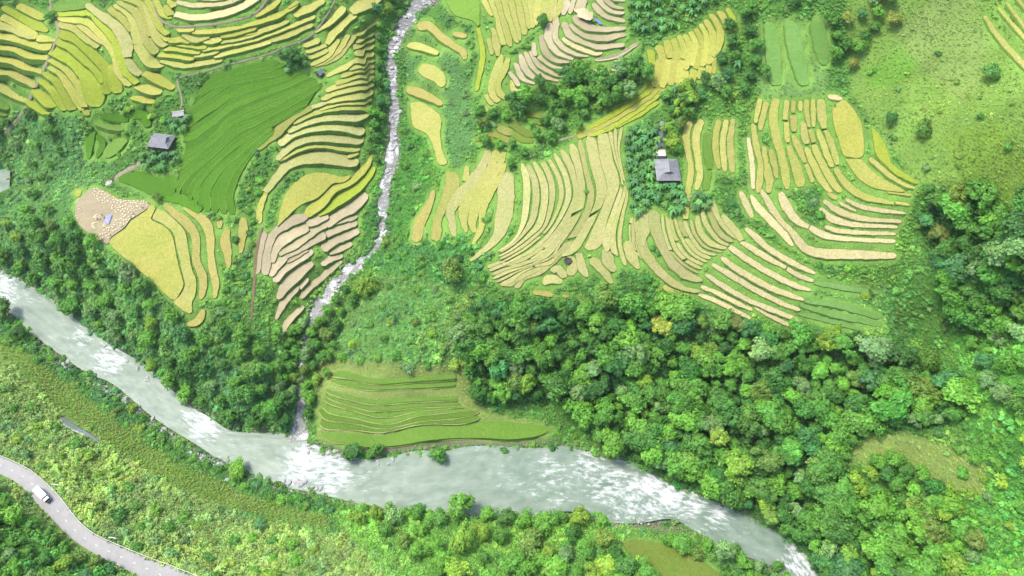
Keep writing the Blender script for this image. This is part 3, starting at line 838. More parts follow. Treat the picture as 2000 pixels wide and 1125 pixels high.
def reach_out(e, d, me_, far):
    """picture distance from each point e along d to the next paddy, or nan"""
    g = np.full(len(e), np.nan)
    for k in np.arange(-3, far + .1, .75):
        q = lab_at(e + d * k); h = np.isnan(g) & (q != 0) & (q != me_); g[h] = k
    return g
def finish_strips():
    for C, col, parent, reach, bank, me_ in STRIPS:
        C = C.copy(); t, nrm = frame_of(C)
        sq = [0, 0]
        for e, sg in ((0, -1), (-1, 1)):
            g = reach_out(C[e:e + 1 or None, :2], t[e:e + 1 or None] * sg, me_, reach + 3)[0]
            if g == g: C[e, :2] += t[e] * sg * np.clip((g - bank) * .5, -1.5, reach * .5 + 1); sq[0 if e == 0 else 1] = 1
            else: C[e, :2] += t[e] * sg * 1.0
        C = dense(C, len(C) + 1); t, nrm = frame_of(C); s_ = np.r_[0, np.cumsum(np.hypot(*(C[1:, :2] - C[:-1, :2]).T))]; w = C[:, 2] * .5; W = []
        for sg in (1, -1):
            g = reach_out(C[:, :2] + nrm * (w * sg)[:, None], nrm * sg, me_, reach); hit = ~np.isnan(g)
            x_ = np.where(hit, np.clip((np.nan_to_num(g) - bank) * .5, -2.2, reach * .5), .7)
            if hit.any() and len(x_) > 4: x_ = np.convolve(np.r_[x_[:1], x_[:1], x_, x_[-1:], x_[-1:]], [.1, .2, .4, .2, .1], 'valid')
            ph = rng.uniform(0, 6, 2); ww = w + x_ + .35 * np.sin(s_ / 6 + ph[0]) + .3 * np.sin(s_ / 3.1 + ph[1]) + rng.normal(0, .3, len(s_))
            for e, dist_ in ((0, s_), (1, s_[-1] - s_)): ww = ww * np.clip((.86 if sq[e] else .55) + dist_ / (w * 1.3 + 1), .5, 1)
            W.append(np.maximum(ww, 1.1))
        paddy_mesh(C[:, :2] + nrm * W[0][:, None], C[:, :2] - nrm * W[1][:, None], col, parent, CROP.get(col, .24))
def outline_paddy(P, col, parent):
    Q = smooth_line(np.vstack([P, P[:1]]), 7)[:-1]; Q = Q + rng.normal(0, .3, Q.shape)
    x, y, z = ground(Q[:, 0], Q[:, 1]); bm = bmesh.new()
    vs_ = [bm.verts.new(p) for p in zip(x, y, z)]; f = bm.faces.new(vs_); bmesh.ops.triangulate(bm, faces=[f])
    for _ in range(5):
        ed = [e for e in bm.edges if e.calc_length() > 5 and not e.is_boundary]
        if not ed: break
        bmesh.ops.subdivide_edges(bm, edges=ed, cuts=1); bmesh.ops.triangulate(bm, faces=bm.faces[:])
    bm.verts.index_update(); V = np.array([v.co[:] for v in bm.verts]); F = [tuple(v.index for v in g.verts) for g in bm.faces]; bm.free()
    nz = VN(11, 2.5); V[:, 2] = np.maximum(hgt(V[:, 0], V[:, 1]) * .5 + V[:, 2] * .5 + .5, hgt(V[:, 0], V[:, 1]) + .3) + nz(V[:, 0], V[:, 1]) * .05
    n = len(Q); m = len(V); k2 = np.r_[np.arange(n)]
    low = V[:n].copy(); low[:, 2] -= .36; bot = V[:n].copy(); bot[:, 2] -= 1.3
    c = V[:n].mean(0); dd = bot[:, :2] - c[:2]; bot[:, :2] += dd / (np.hypot(*dd.T)[:, None] + 1e-6) * .3
    nrmz = sum((V[f[1]][0] - V[f[0]][0]) * (V[f[2]][1] - V[f[0]][1]) - (V[f[2]][0] - V[f[0]][0]) * (V[f[1]][1] - V[f[0]][1]) for f in F)
    if nrmz < 0: F = [tuple(reversed(f)) for f in F]
    mi = [0] * len(F)
    for i in range(n):
        j = (i + 1) % n; F.append((i, j, m + j, m + i)); mi.append(0); F.append((m + i, m + j, m + n + j, m + n + i)); mi.append(1)
    o = mesh_obj('rice_paddy' if MATK.get(col, 'rice') == 'rice' else 'paddy_bed', np.vstack([V, low, bot]), F, [M[MATK.get(col, 'rice')], M['bank']], parent, mi)
    return finish_paddy(o, col, Q)
def tile_pts(t, s):
    P = np.array(pairs(s)); ox, oy = TILES[t]; P = P / 3; P[:, 0] += ox; P[:, 1] += oy; return P
def REACH(label):
    if any(k in label for k in ('slanted stubble', 'long straw', 'fallow', 'weedy', 'scattered golden', 'narrow golden', 'far right corner', 'dark green paddies', 'half cut')): return 3, 2.4
    if any(k in label for k in ('bare pale', 'pale mown', 'sloping beside', 'upright', 'bright golden')): return 7, -.6
    return 12, -2.6
for label, spec in FIELDS:
    root = empty('terraced_field'); tag(root, label, 'rice terrace', 'terraced rice fields on the slopes'); first = None
    for ln in spec.strip().splitlines():
        kind, col, t, rest = ln.split(None, 3)
        if kind == 'S': strip(tile_pts(t, rest), col, root, *REACH(label))
        elif kind == 'P': outline_paddy(tile_pts(t, rest), col, root)
        else:
            head, *gs = rest.split('/'); hd = head.split(); bank, cut, cnt = float(hd[0]), float(hd[1]), [int(q) for q in hd[2:]]
            G = [dense(smooth_line(tile_pts(t, g), 5), 40) for g in gs]
            for a, b, k in zip(G[:-1], G[1:], cnt):
                for i in range(k):
                    j = rng.uniform(-.12, .12, 2) / k; wob = .10 / k * np.sin(np.linspace(0, rng.uniform(4, 9), 40) + rng.uniform(0, 6))
                    f0 = (i + bank * .5) / k + (j[0] if k > 1 else 0) + wob; f1 = (i + 1 - bank * .5) / k + (j[1] if k > 1 else 0) + wob
                    e = np.linspace(0, 1, 40); tap = np.clip(.35 + np.minimum(e, 1 - e) * 14, .35, 1); mid = (f0 + f1) / 2
                    f0, f1 = mid + (f0 - mid) * tap, mid + (f1 - mid) * tap
                    L = a + (b - a) * f0[:, None] + rng.normal(0, .22, (40, 2)); Rr = a + (b - a) * f1[:, None] + rng.normal(0, .22, (40, 2))
                    i0, i1 = int(rng.integers(0, 2)), 40 - int(rng.integers(0, 2)); cuts = [i0]
                    for q in (10, 18, 26, 33):
                        if rng.random() < cut: cuts.append(q + int(rng.integers(-3, 4)))
                    cuts.append(i1)
                    for q0, q1 in zip(cuts[:-1], cuts[1:]):
                        if q1 - q0 >= 4: 
                            sl = slice(q0, q1 if q1 == i1 else q1 - 0); LL, RR = L[sl].copy(), Rr[sl].copy()
                            n2 = max(6, int(np.hypot(*(LL[-1] - LL[0])) / 5)); LL, RR = dense(LL, n2), dense(RR, n2)
                            if q1 != i1: LL[-1] = LL[-1] * .8 + LL[-2] * .2; RR[-1] = RR[-1] * .8 + RR[-2] * .2
                            paddy_mesh(LL, RR, col, root, CROP.get(col, .24))
                            if col in ('green', 'mead'):
                                dn = RR - LL; dn /= np.hypot(*dn.T)[:, None] + 1e-6; wv_ = 1.1 + .3 * np.sin(np.linspace(0, 25, len(LL)))[:, None]
                                if col == 'mead': dn = dn * 1.7
                                paddy_mesh(RR + dn * .1 + rng.normal(0, .15, RR.shape), RR + dn * wv_, 'bund' if col == 'green' else 'bundp', root, .22)
finish_strips()
M_TER = grow(M_PAD, 4)

# ------------------------------------------------------------------ what grows where: (outline, colour of the growth, bush share 0..1, size)
REG = [
("-420,-220 2440,-220 2440,1380 -420,1380", (98, 152, 66), .35, 1.0),
("-420,600 -60,600 40,690 200,860 330,940 480,1010 640,1045 780,1025 770,1140 600,1380 -420,1380", (142, 178, 90), .45, 1.1),
("-420,960 0,960 80,1040 200,1110 300,1150 330,1380 -420,1380", (92, 150, 62), .7, 1.2),
("640,1000 760,990 900,965 1060,990 1250,1020 1250,1060 1290,1200 1290,1380 600,1380 760,1140", (118, 176, 72), .45, 1.0),
("-60,560 60,650 200,740 330,850 450,905 560,960 660,975 640,1000 500,975 380,930 260,850 130,760 0,660 -60,630", (82, 138, 62), .7, 1.0),
("-420,390 0,395 40,300 150,250 160,370 150,440 200,480 280,550 370,640 480,650 560,690 580,850 430,835 330,770 250,700 130,620 50,550 -420,520", (102, 158, 80), .8, 1.1),
("-40,200 140,220 200,300 240,340 160,380 60,420 -40,330", (104, 158, 82), .7, 1.0),
("1640,-220 2440,-220 2440,640 1990,620 1850,400 1780,340 1710,250 1660,180", (146, 190, 88), .4, .5),
("1740,60 1880,-40 1940,60 1910,170 1880,200 1830,160 1780,110", (152, 186, 98), .4, .5),
("1690,140 1760,95 1800,130 1760,160 1700,170", (134, 190, 76), .4, .5),
("1840,260 1960,240 2020,330 1980,420 1880,370", (146, 188, 78), .4, .5),
("1480,38 1620,38 1612,190 1482,190", (134, 182, 98), .05, .5),
("1860,650 2440,600 2440,1380 1640,1380 1600,1100 1640,960 1870,980 1900,860 1880,760", (98, 166, 68), .55, 1.0),
("1650,850 1720,825 1850,870 1930,910 1920,970 1850,960 1760,905 1660,905", (148, 176, 92), .12, .6),
("650,560 760,520 860,520 930,560 900,640 900,730 800,730 660,715 640,640", (110, 160, 78), .5, .9),
("740,700 760,560 840,560 870,600 860,720", (110, 166, 80), .5, .9),
("730,20 760,60 745,200 740,420 720,470 690,470 720,420 735,300 720,180", (84, 146, 58), .7, 1.0),
("780,60 900,60 930,250 900,340 880,320 860,250 800,200", (104, 156, 84), .25, .8),
("780,220 870,320 830,430 800,470 760,470 780,330", (92, 156, 64), .5, 1.0),
("700,500 930,450 1000,560 900,560 740,530", (88, 150, 70), .6, 1.0),
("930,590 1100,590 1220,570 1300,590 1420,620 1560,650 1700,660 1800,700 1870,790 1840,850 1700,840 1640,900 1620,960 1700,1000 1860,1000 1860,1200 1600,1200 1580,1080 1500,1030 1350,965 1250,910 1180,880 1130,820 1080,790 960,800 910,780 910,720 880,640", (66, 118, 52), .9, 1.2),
("1820,360 1900,380 1990,420 2040,640 1900,660 1840,640 1820,520 1790,430", (70, 122, 54), .9, 1.2),
("1560,550 1740,560 1740,650 1600,660 1560,620", (104, 164, 80), .25, .8),
("620,700 910,715 930,790 1080,838 1040,862 760,872 620,866", (150, 172, 92), .05, .5),
("0,660 60,695 140,755 250,840 340,900 400,925 480,965 560,990 640,1012 640,1032 560,1020 450,990 360,960 290,920 220,872 130,810 60,745 0,690", (132, 162, 78), .0, .5),
]
RGC = np.zeros((RNU, RNV, 3), np.float32); RGB_ = np.zeros((RNU, RNV), np.float32); RGS = np.ones((RNU, RNV), np.float32)
for poly, c, bsh, sz in REG:
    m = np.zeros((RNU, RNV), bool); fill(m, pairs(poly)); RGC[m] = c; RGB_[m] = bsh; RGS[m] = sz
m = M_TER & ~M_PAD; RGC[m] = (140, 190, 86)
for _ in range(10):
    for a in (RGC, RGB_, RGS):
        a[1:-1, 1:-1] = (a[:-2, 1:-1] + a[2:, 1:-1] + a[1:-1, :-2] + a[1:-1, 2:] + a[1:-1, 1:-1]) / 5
m = M_TER & ~M_PAD; RGC[m] = RGC[m] * .3 + np.array((146, 194, 90)) * .7
q = np.zeros((RNU, RNV), bool); fill(q, pairs(REG[-2][0])); m &= q; RGC[m] = (158, 182, 98)

# the land itself, one sheet reaching past everything in view
out_lo = lambda a: a - np.array([2400, 1200, 600, 300, 140, 70, 30, 12.])
out_hi = lambda a: a + np.array([12, 30, 70, 140, 300, 600, 1200, 2400.])
ax = np.r_[out_lo(GX0), gx, out_hi(GX1)]; ay = np.r_[out_lo(GY0), gy, out_hi(GY1)]
AX, AY = np.meshgrid(ax, ay, indexing='ij'); AZ = hgt(AX, AY)
nx_, ny_ = AX.shape; idx = np.arange(nx_ * ny_).reshape(nx_, ny_)
F = np.stack([idx[:-1, :-1], idx[1:, :-1], idx[1:, 1:], idx[:-1, 1:]], -1).reshape(-1, 4)
# lower the land under the paddies so the beds stand clear of it
pu, pv = project(AX, AY, AZ); AZ = np.where((pu > RU0) & (pu < RU0 + RS_ * RNU) & (pv > RV0) & (pv < RV0 + RS_ * RNV), np.minimum(AZ, samp(CUT, pu, pv) - .30), AZ)
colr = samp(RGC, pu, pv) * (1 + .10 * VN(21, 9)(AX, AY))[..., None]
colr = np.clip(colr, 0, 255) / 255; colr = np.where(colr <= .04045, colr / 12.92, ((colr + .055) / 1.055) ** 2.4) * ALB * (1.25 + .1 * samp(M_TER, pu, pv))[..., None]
nb = (d_ := np.minimum(np.maximum(dist_line(RC, AX, AY)[0] - dist_line(RC, AX, AY)[1][..., 0], 0), 9)) / 9
gravel = np.array(alb(176, 168, 148)); wet = (np.clip(1 - d_ / 1.3, 0, 1))[..., None]
colr = colr * (1 - wet) + gravel * wet
dS, eS, _ = dist_line(SC, AX, AY); wet = np.clip(1.0 - (dS - eS[..., 0]) / 1.1, 0, 1)[..., None]; colr = colr * (1 - wet) + gravel * .8 * wet
me = bpy.data.meshes.new('terrain')
me.vertices.add(nx_ * ny_); me.vertices.foreach_set('co', np.stack([AX, AY, AZ], -1).astype(np.float32).ravel())
me.loops.add(F.size); me.loops.foreach_set('vertex_index', F.ravel().astype(np.int32))
me.polygons.add(len(F)); me.polygons.foreach_set('loop_start', (np.arange(len(F)) * 4).astype(np.int32))
try: me.polygons.foreach_set('loop_total', np.full(len(F), 4, np.int32))
except Exception: pass
me.polygons.foreach_set('use_smooth', np.ones(len(F), bool))
a = me.attributes.new('col', 'FLOAT_COLOR', 'POINT'); a.data.foreach_set('color', np.concatenate([colr, np.ones(colr.shape[:2] + (1,))], -1).astype(np.float32).ravel())
me.materials.append(M['ground']); me.update(calc_edges=True); me.validate()
tag(link(bpy.data.objects.new('terrain', me)), kind='structure')

# ------------------------------------------------------------------ water
FOAMK = {'river_water': .36, 'brook_water': .40}
def mat_water(name, c0, c1, flow_scale, rocky=False):
    m, n, l, b = new_mat(name)
    fl = N(n, "ShaderNodeAttribute", attribute_name='flow').outputs["Vector"]; fo = N(n, "ShaderNodeAttribute", attribute_name='foam').outputs["Fac"]
    mp = N(n, "ShaderNodeMapping"); mp.inputs["Scale"].default_value = flow_scale; l.new(fl, mp.inputs[0])
    wv = N(n, "ShaderNodeTexNoise"); wv.inputs["Scale"].default_value = 1; wv.inputs["Detail"].default_value = 2; l.new(mp.outputs[0], wv.inputs["Vector"])
    add = mul(n, l, mp.outputs[0], wv.outputs["Color"], .35, 'ADD')
    f1 = noise(n, l, 1.0, 6, .72, add); f2 = noise(n, l, .35, 3, .6, mp.outputs[0])
    ma = N(n, "ShaderNodeMath", operation='MULTIPLY_ADD'); l.new(fo, ma.inputs[0]); ma.inputs[1].default_value = FOAMK[name]; l.new(f1, ma.inputs[2])
    mb = N(n, "ShaderNodeMath", operation='MULTIPLY_ADD'); l.new(f2, mb.inputs[0]); mb.inputs[1].default_value = .20; l.new(ma.outputs[0], mb.inputs[2])
    mask = ramp(n, l, mb.outputs[0], [(.80, g3(0)), (.88, g3(.40)), (1.02, g3(1))])
    body = ramp(n, l, f2, [(.3, c0), (.7, c1)])
    c = mixf(n, l, mask, body, (.27, .28, .28))
    l.new(c, b.inputs["Base Color"]); l.new(ramp(n, l, mask, [(0, g3(.42)), (1, g3(.8))]), b.inputs["Roughness"]); b.inputs["IOR"].default_value = 1.33; b.inputs["Specular IOR Level"].default_value = .35
    l.new(bump(n, l, mb.outputs[0], .35, .35), b.inputs["Normal"])
    return m
M['river'] = mat_water('river_water', (.052, .080, .056), (.098, .128, .098), (.30, .55, 1))
M['brook'] = mat_water('brook_water', (.05, .055, .048), (.08, .085, .077), (.75, 1.1, 1))
M['pond'] = plain('pond_water', (.095, .115, .10), .08, .15, .3)
RAPID = [(600, 905, 55, 1.), (570, 930, 40, .8), (650, 925, 55, .9), (700, 930, 45, .45), (400, 828, 44, 1.), (372, 815, 28, .8), (435, 850, 45, .45), (215, 703, 42, .9), (160, 664, 32, .7), (100, 640, 30, .25), (5, 565, 50, .8), (330, 770, 40, .3),
 (1000, 925, 60, .38), (1080, 930, 60, .6), (1100, 970, 50, .5), (1150, 905, 50, .75), (1190, 945, 60, .8), (1240, 950, 50, .8), (1220, 990, 55, .65), (1270, 945, 36, 1.), (1310, 970, 44, 1.), (1350, 985, 36, .9), (1280, 990, 50, .75), (1400, 1012, 40, .75), (1450, 1035, 36, .4), (1555, 1095, 40, .9), (1570, 1125, 45, .9), (1500, 1075, 30, .3), (900, 920, 36, .35), (722, 950, 18, .5), (780, 950, 22, .4), (960, 925, 50, .3), (1040, 960, 40, .45), (880, 960, 30, .25), (548, 890, 30, .5)]
def ribbon_water(name, A_, B_, zz, mat, foam_fn, cross, label=None):
    n = len(A_); t = np.linspace(0, 1, cross); P = A_[:, None, :] * (1 - t[None, :, None]) + B_[:, None, :] * t[None, :, None]
    mid = (A_ + B_) / 2; s = np.r_[0, np.cumsum(np.hypot(*(mid[1:] - mid[:-1]).T))]; w = np.hypot(*(A_ - B_).T)
    x, y = P[..., 0], P[..., 1]; z = np.broadcast_to(np.asarray(zz, float).reshape(-1, 1), x.shape)
    u, v = project(x, y, z); fo = foam_fn(u, v, x, y)
    zw = z + VN(31, 1.8)(x, y) * (.05 + .22 * fo) + VN(32, 5)(x, y) * .04
    id_ = np.arange(n * cross).reshape(n, cross); F = np.stack([id_[:-1, :-1], id_[:-1, 1:], id_[1:, 1:], id_[1:, :-1]], -1).reshape(-1, 4)
    if np.cross(P[1, 0] - P[0, 0], P[0, 1] - P[0, 0]) > 0: F = F[:, ::-1]
    flow = np.stack([np.broadcast_to(s[:, None], x.shape), t[None, :] * w[:, None], np.zeros_like(x)], -1)
    o = mesh_obj(name, np.stack([x, y, zw], -1).reshape(-1, 3), F, mat, None, None, True, {'flow': ('FLOAT_VECTOR', 'POINT', flow), 'foam': ('FLOAT', 'POINT', fo)})
    return tag(o, kind='structure')
def river_foam(u, v, x, y):
    f = np.clip(.22 + .22 * VN(81, 16)(x, y), .0, .5)
    for a_, b_, r_, s_ in RAPID: f = np.maximum(f, s_ * np.exp(-(((u - a_) ** 2 + (v - b_) ** 2) / r_ ** 2) ** 1.3))
    return f
rnf = dense(smooth_line(RIV_N, 8), 420); rsf = dense(smooth_line(RIV_S, 8), 420)
NF = np.stack(at_z(rnf[:, 0], rnf[:, 1], 0.), 1); SF = np.stack(at_z(rsf[:, 0], rsf[:, 1], 0.), 1); ext = (NF - SF) / np.hypot(*(NF - SF).T)[:, None] * 2.5
ribbon_water('river', NF + ext, SF - ext, np.full(420, .05), M['river'], river_foam, 30)
_e = UPC[-1, :2] - UPC[-2, :2]; UPC = np.vstack([UPC, [*(UPC[-1, :2] + _e / np.hypot(*_e) * 5), 6]]); ud = np.gradient(UPC[:, :2], axis=0); un = np.stack([-ud[:, 1], ud[:, 0]], 1) / np.hypot(*ud.T)[:, None] * (UPC[:, 2:3] + 3)
ribbon_water('river', dense(UPC[:, :2] + un, 60), dense(UPC[:, :2] - un, 60), np.full(60, .35), M['river'], lambda u, v, x, y: np.full(u.shape, .12), 12)
scd = np.gradient(SC[:, :2], axis=0); scn = np.stack([-scd[:, 1], scd[:, 0]], 1) / np.hypot(*scd.T)[:, None]
wS = SC[:, 2:3] + .2
ribbon_water('stream', dense(SC[:, :2] + scn * wS, 400), dense(SC[:, :2] - scn * wS, 400), dense(np.c_[SC[:, :2], SC[:, 3]], 400)[:, 2] + .02, M['brook'], lambda u, v, x, y: np.clip(.44 + .9 * VN(41, 3.5)(x, y), 0, 1), 8)

def sheet(name, pts, mat, lift=.12, kind='structure', step=6):
    """a flat patch lying on the land, from strip points x,y,w"""
    C = smooth_line(pts, step); t = np.gradient(C[:, :2], axis=0); t /= np.hypot(*t.T)[:, None]; nr = np.stack([-t[:, 1], t[:, 0]], 1)
    rows = []
    for f in (-1, -.5, 0, .5, 1):
        q = C[:, :2] + nr * (C[:, 2:3] / 2) * f * (1 + rng.normal(0, .08, (len(C), 1)) * (abs(f) == 1)); x, y, z = ground(q[:, 0], q[:, 1]); rows.append(np.stack([x, y, z + lift + (.15 if abs(f) < 1 else -.25)], 1))
    n = len(C); V = np.concatenate(rows); F = [(k * n + i, k * n + i + 1, (k + 1) * n + i + 1, (k + 1) * n + i) for k in range(4) for i in range(n - 1)]
    a, b, c_ = V[F[0][0]], V[F[0][1]], V[F[0][2]]
    if np.cross((b - a)[:2], (c_ - b)[:2]) < 0: F = [f[::-1] for f in F]
    o = mesh_obj(name, V, F, mat); fill(M_BARE, np.vstack([C[:, :2] + nr * C[:, 2:3] / 2, (C[:, :2] - nr * C[:, 2:3] / 2)[::-1]]))
    return tag(o, kind=kind)
for s in ("98,-10,5 100,20,5 110,43,6 114,62,6 106,88,6 94,114,6 79,148,6 62,184,6 48,212,6 22,248,7 8,262,8",
          "298,-10,5 305,25,5 318,42,5 345,52,5 400,50,5 460,40,5 500,25,6 530,-10,6",
          "500,113,5 530,104,5 560,90,5 590,80,5 612,66,5 632,40,5 650,10,5 658,-10,5", "345,152,5 352,180,5 356,200,5 352,214,4", "350,152,4 400,140,4 450,126,4 500,113,5",
          "275,318,10 250,332,10 222,350,10", "1164,118,7 1205,108,8 1240,90,8 1247,84,6",
          "1090,275,5 1150,258,5 1225,240,5"):
    sheet('footpath', pairs(s), M['path'])
sheet('muddy_ditch', pairs("512,445,7 502,490,8 498,540,8 494,590,7 490,628,6"), M['ditch'])
sheet('pond', pairs("1294,238,10 1291,252,15 1290,270,17 1289,288,16"), M['pond'], .25)
sheet('pond', pairs("118,815,8 130,825,16 150,838,14 175,850,10 196,866,6"), M['pond'], .15)

# ------------------------------------------------------------------ road, rail and truck
rc = ROADC; n = len(rc); Vr = []; Fr = []
dirr = np.gradient(rc[:, :2], axis=0); dirr /= np.hypot(*dirr.T)[:, None]; nrr = np.stack([-dirr[:, 1], dirr[:, 0]], 1)
if (RE[0] - RW[0]) @ nrr[0] < 0: nrr = -nrr
for k in range(n):
    for f in (-1, -.5, 0, .5, 1):
        p = rc[k, :2] + nrr[k] * rc[k, 2] * f; Vr.append((*p, 20.02 + .06 * (1 - abs(f))))
for k in range(n - 1):
    for q in range(4): Fr.append((k * 5 + q, k * 5 + q + 1, (k + 1) * 5 + q + 1, (k + 1) * 5 + q))
tag(mesh_obj('road', Vr, [f[::-1] for f in Fr] if np.cross(nrr[0], dirr[0]) < 0 else Fr, M['asphalt']), kind='structure')
rl = np.r_[0, np.cumsum(np.hypot(*(rc[1:, :2] - rc[:-1, :2]).T))]
def road_at(s, f=0.):
    p = np.array([np.interp(s, rl, rc[:, 0]), np.interp(s, rl, rc[:, 1])]); q = np.array([np.interp(s + .1, rl, rc[:, 0]), np.interp(s + .1, rl, rc[:, 1])]) - p; q /= np.hypot(*q)
    w = np.interp(s, rl, rc[:, 2]); nn = np.array([-q[1], q[0]]); nn = nn if nn @ nrr[0] > 0 else -nn
    return p + nn * w * f, q, nn, w
mk = MB(); s = 3.
while s < rl[-1] - 3:
    p, q, nn, w = road_at(s + .6); mk.box((p[0], p[1], 20.092), (.9, .12, .012), math.atan2(q[1], q[0])); s += 5.2
tag(mk.build('lane_marking', M['paint']), kind='structure')
gr = empty('guard_rail', (*road_at(0, 1.)[0], 20)); tag(gr, 'pale metal guard rail along the valley side of the grey road', 'guard rail')
rail = MB(); V = []; F = []; ks = np.arange(0, rl[-1], 1.0)
for s in ks:
    p, q, nn, w = road_at(s); e = p + nn * (w + .35)
    for o_, z_ in ((0, .50), (.07, .56), (.0, .64), (.07, .72), (0, .80), (.12, .80), (.12, .50)): V.append((*(e - nn * o_), 20 + z_))
for i in range(len(ks) - 1):
    for j in range(7): F.append((i * 7 + j, i * 7 + (j + 1) % 7, (i + 1) * 7 + (j + 1) % 7, (i + 1) * 7 + j))
org = Vector((gr.location.x, gr.location.y, 20))
def local(o, org):
    for v in o.data.vertices: v.co -= org
    return o
rail.add(V, F); local(rail.build('rail', M['steel'], gr), org)
for s in np.arange(1, rl[-1], 3.0)[:95]:
    p, q, nn, w = road_at(s, 0); e = p + nn * (w + .30)
    local(MB().box((*e, 20.35), (.12, .16, .75), math.atan2(q[1], q[0])).build('post', M['steel'], gr), org)
# sign boards beyond the rail, seen almost edge-on from above
def road_sign(u, v, label, ln, rz):
    x, y, z = ground(u, v); r = empty('road_sign', (float(x), float(y), float(z)), rz); tag(r, label, 'road sign', 'road signs outside the guard rail')
    MB().box((0, 0, 2.6), (ln, .10, 1.1)).build('panel', M['white'], r)
    for sx in (-1, 1): MB().tube([(sx * ln * .32, .09, -.3), (sx * ln * .32, .09, 2.6)], .05).build('post', M['steel'], r)
road_sign(117, 951, 'thin white roadside board by the rail just ahead of the truck', 2.6, R(-8))
road_sign(228, 1054, 'thin white roadside board by the rail farther down the road', 2.6, R(-8))

_ts = rl[int(np.argmin(np.hypot(*(rc[:, :2] - np.stack(at_z(84, 965, 21.5))[None]).T)))]
_tp, _tq, _tn, _tw = road_at(_ts)
_c = np.array(at_z(83, 966, 21.6)); tr = empty('truck', (float(_c[0]), float(_c[1]), 20.06), math.atan2(_tq[1], _tq[0]))
tr.scale = (.84, .84, .84); tag(tr, 'white box truck driving down the curving grey road', 'truck')
MB().box((0, 0, .78), (7.6, .9, .22)).build('chassis', M['dark'], tr)
cb = MB().box((-.85, 0, 2.15), (6.1, 2.36, 2.4)); cb.box((-.85, 0, 3.37), (6.16, 2.42, .06))
for k in range(5): cb.box((-3.4 + k * 1.27, 0, 3.42), (.05, 2.3, .05))
o = cb.build('cargo_box', M['white'], tr)
db = MB().box((-3.92, -.57, 2.15), (.04, 1.1, 2.2)).box((-3.92, .57, 2.15), (.04, 1.1, 2.2)); db.build('rear_door', M['white'], tr)
cab = MB(); V = [(2.3, -1.1, .7), (4.0, -1.1, .7), (4.0, -1.1, 1.6), (3.72, -1.0, 2.55), (2.3, -1.0, 2.62)]; V = V + [(x, -y, z) for x, y, z in V]
cab.add(V, [(0, 1, 2, 3, 4), (9, 8, 7, 6, 5), (0, 5, 6, 1), (1, 6, 7, 2), (2, 7, 8, 3), (3, 8, 9, 4), (4, 9, 5, 0)]); cb_ = cab.build('cab', M['cabgrey'], tr)
MB().add([(4.02, -.98, 1.62), (4.02, .98, 1.62), (3.76, .9, 2.48), (3.76, -.9, 2.48)], [(0, 1, 2, 3)]).box((3.87, 0, 1.58), (.3, 2.0, .05)).build('windshield', M['dark'], tr)
for sy in (-1, 1):
    MB().box((3.1, sy * 1.085, 1.95), (.8, .03, .6)).build('side_window', M['dark'], tr)
    MB().box((4.02, sy * .8, 1.0), (.06, .35, .2)).build('headlight', M['paint'], tr)
    MB().tube([(3.8, sy * 1.1, 2.0), (3.95, sy * 1.38, 2.05)], .03).box((3.95, sy * 1.4, 1.9), (.08, .2, .4)).build('mirror', M['dark'], tr)
    for wx in (3.1, -1.6, -2.6):
        t_ = MB().tube([(wx, sy * .78, .46), (wx, sy * 1.08, .46)], .46, 14).build('wheel', M['rubber'], tr)
        MB().tube([(wx, sy * 1.06, .46), (wx, sy * 1.10, .46)], .24, 10).build('rim', M['steel'], t_)
MB().box((4.06, 0, .68), (.14, 2.2, .3)).build('bumper', M['dark'], tr)

# ------------------------------------------------------------------ houses
def hip_gable(L, W, h, g, t, over=.0):
    """hipped roof with small gables at both ends of its ridge, ridge along x, eaves at z = 0"""
    a, b = L / 2, W / 2; gx_ = a * g; mz = h * .5; mb = b * .5
    return a, b, gx_, mz, mb
def roof_mesh(L, W, h, g, t=.14):
    a, b = L / 2, W / 2; gx_ = a * g; mz = h * .52; mb = b * .48
    V = [(-a, -b, 0), (a, -b, 0), (a, b, 0), (-a, b, 0),                       # eaves
         (-gx_ - .15, -mb, mz), (gx_ + .15, -mb, mz), (gx_ + .15, mb, mz), (-gx_ - .15, mb, mz),   # foot of the gables
         (-gx_ - .45, 0, h), (gx_ + .45, 0, h)]
    F = [(0, 1, 5, 4), (2, 3, 7, 6), (4, 5, 9, 8), (6, 7, 8, 9), (1, 2, 6, 5), (3, 0, 4, 7), (5, 6, 9), (7, 4, 8)]
    n = len(V); V += [(x * .985, y * .985, z - t) for x, y, z in V[:4]]
    F += [(0, n, n + 1, 1), (1, n + 1, n + 2, 2), (2, n + 2, n + 3, 3), (3, n + 3, n, 0), (n + 3, n + 2, n + 1, n)]
    return V, F
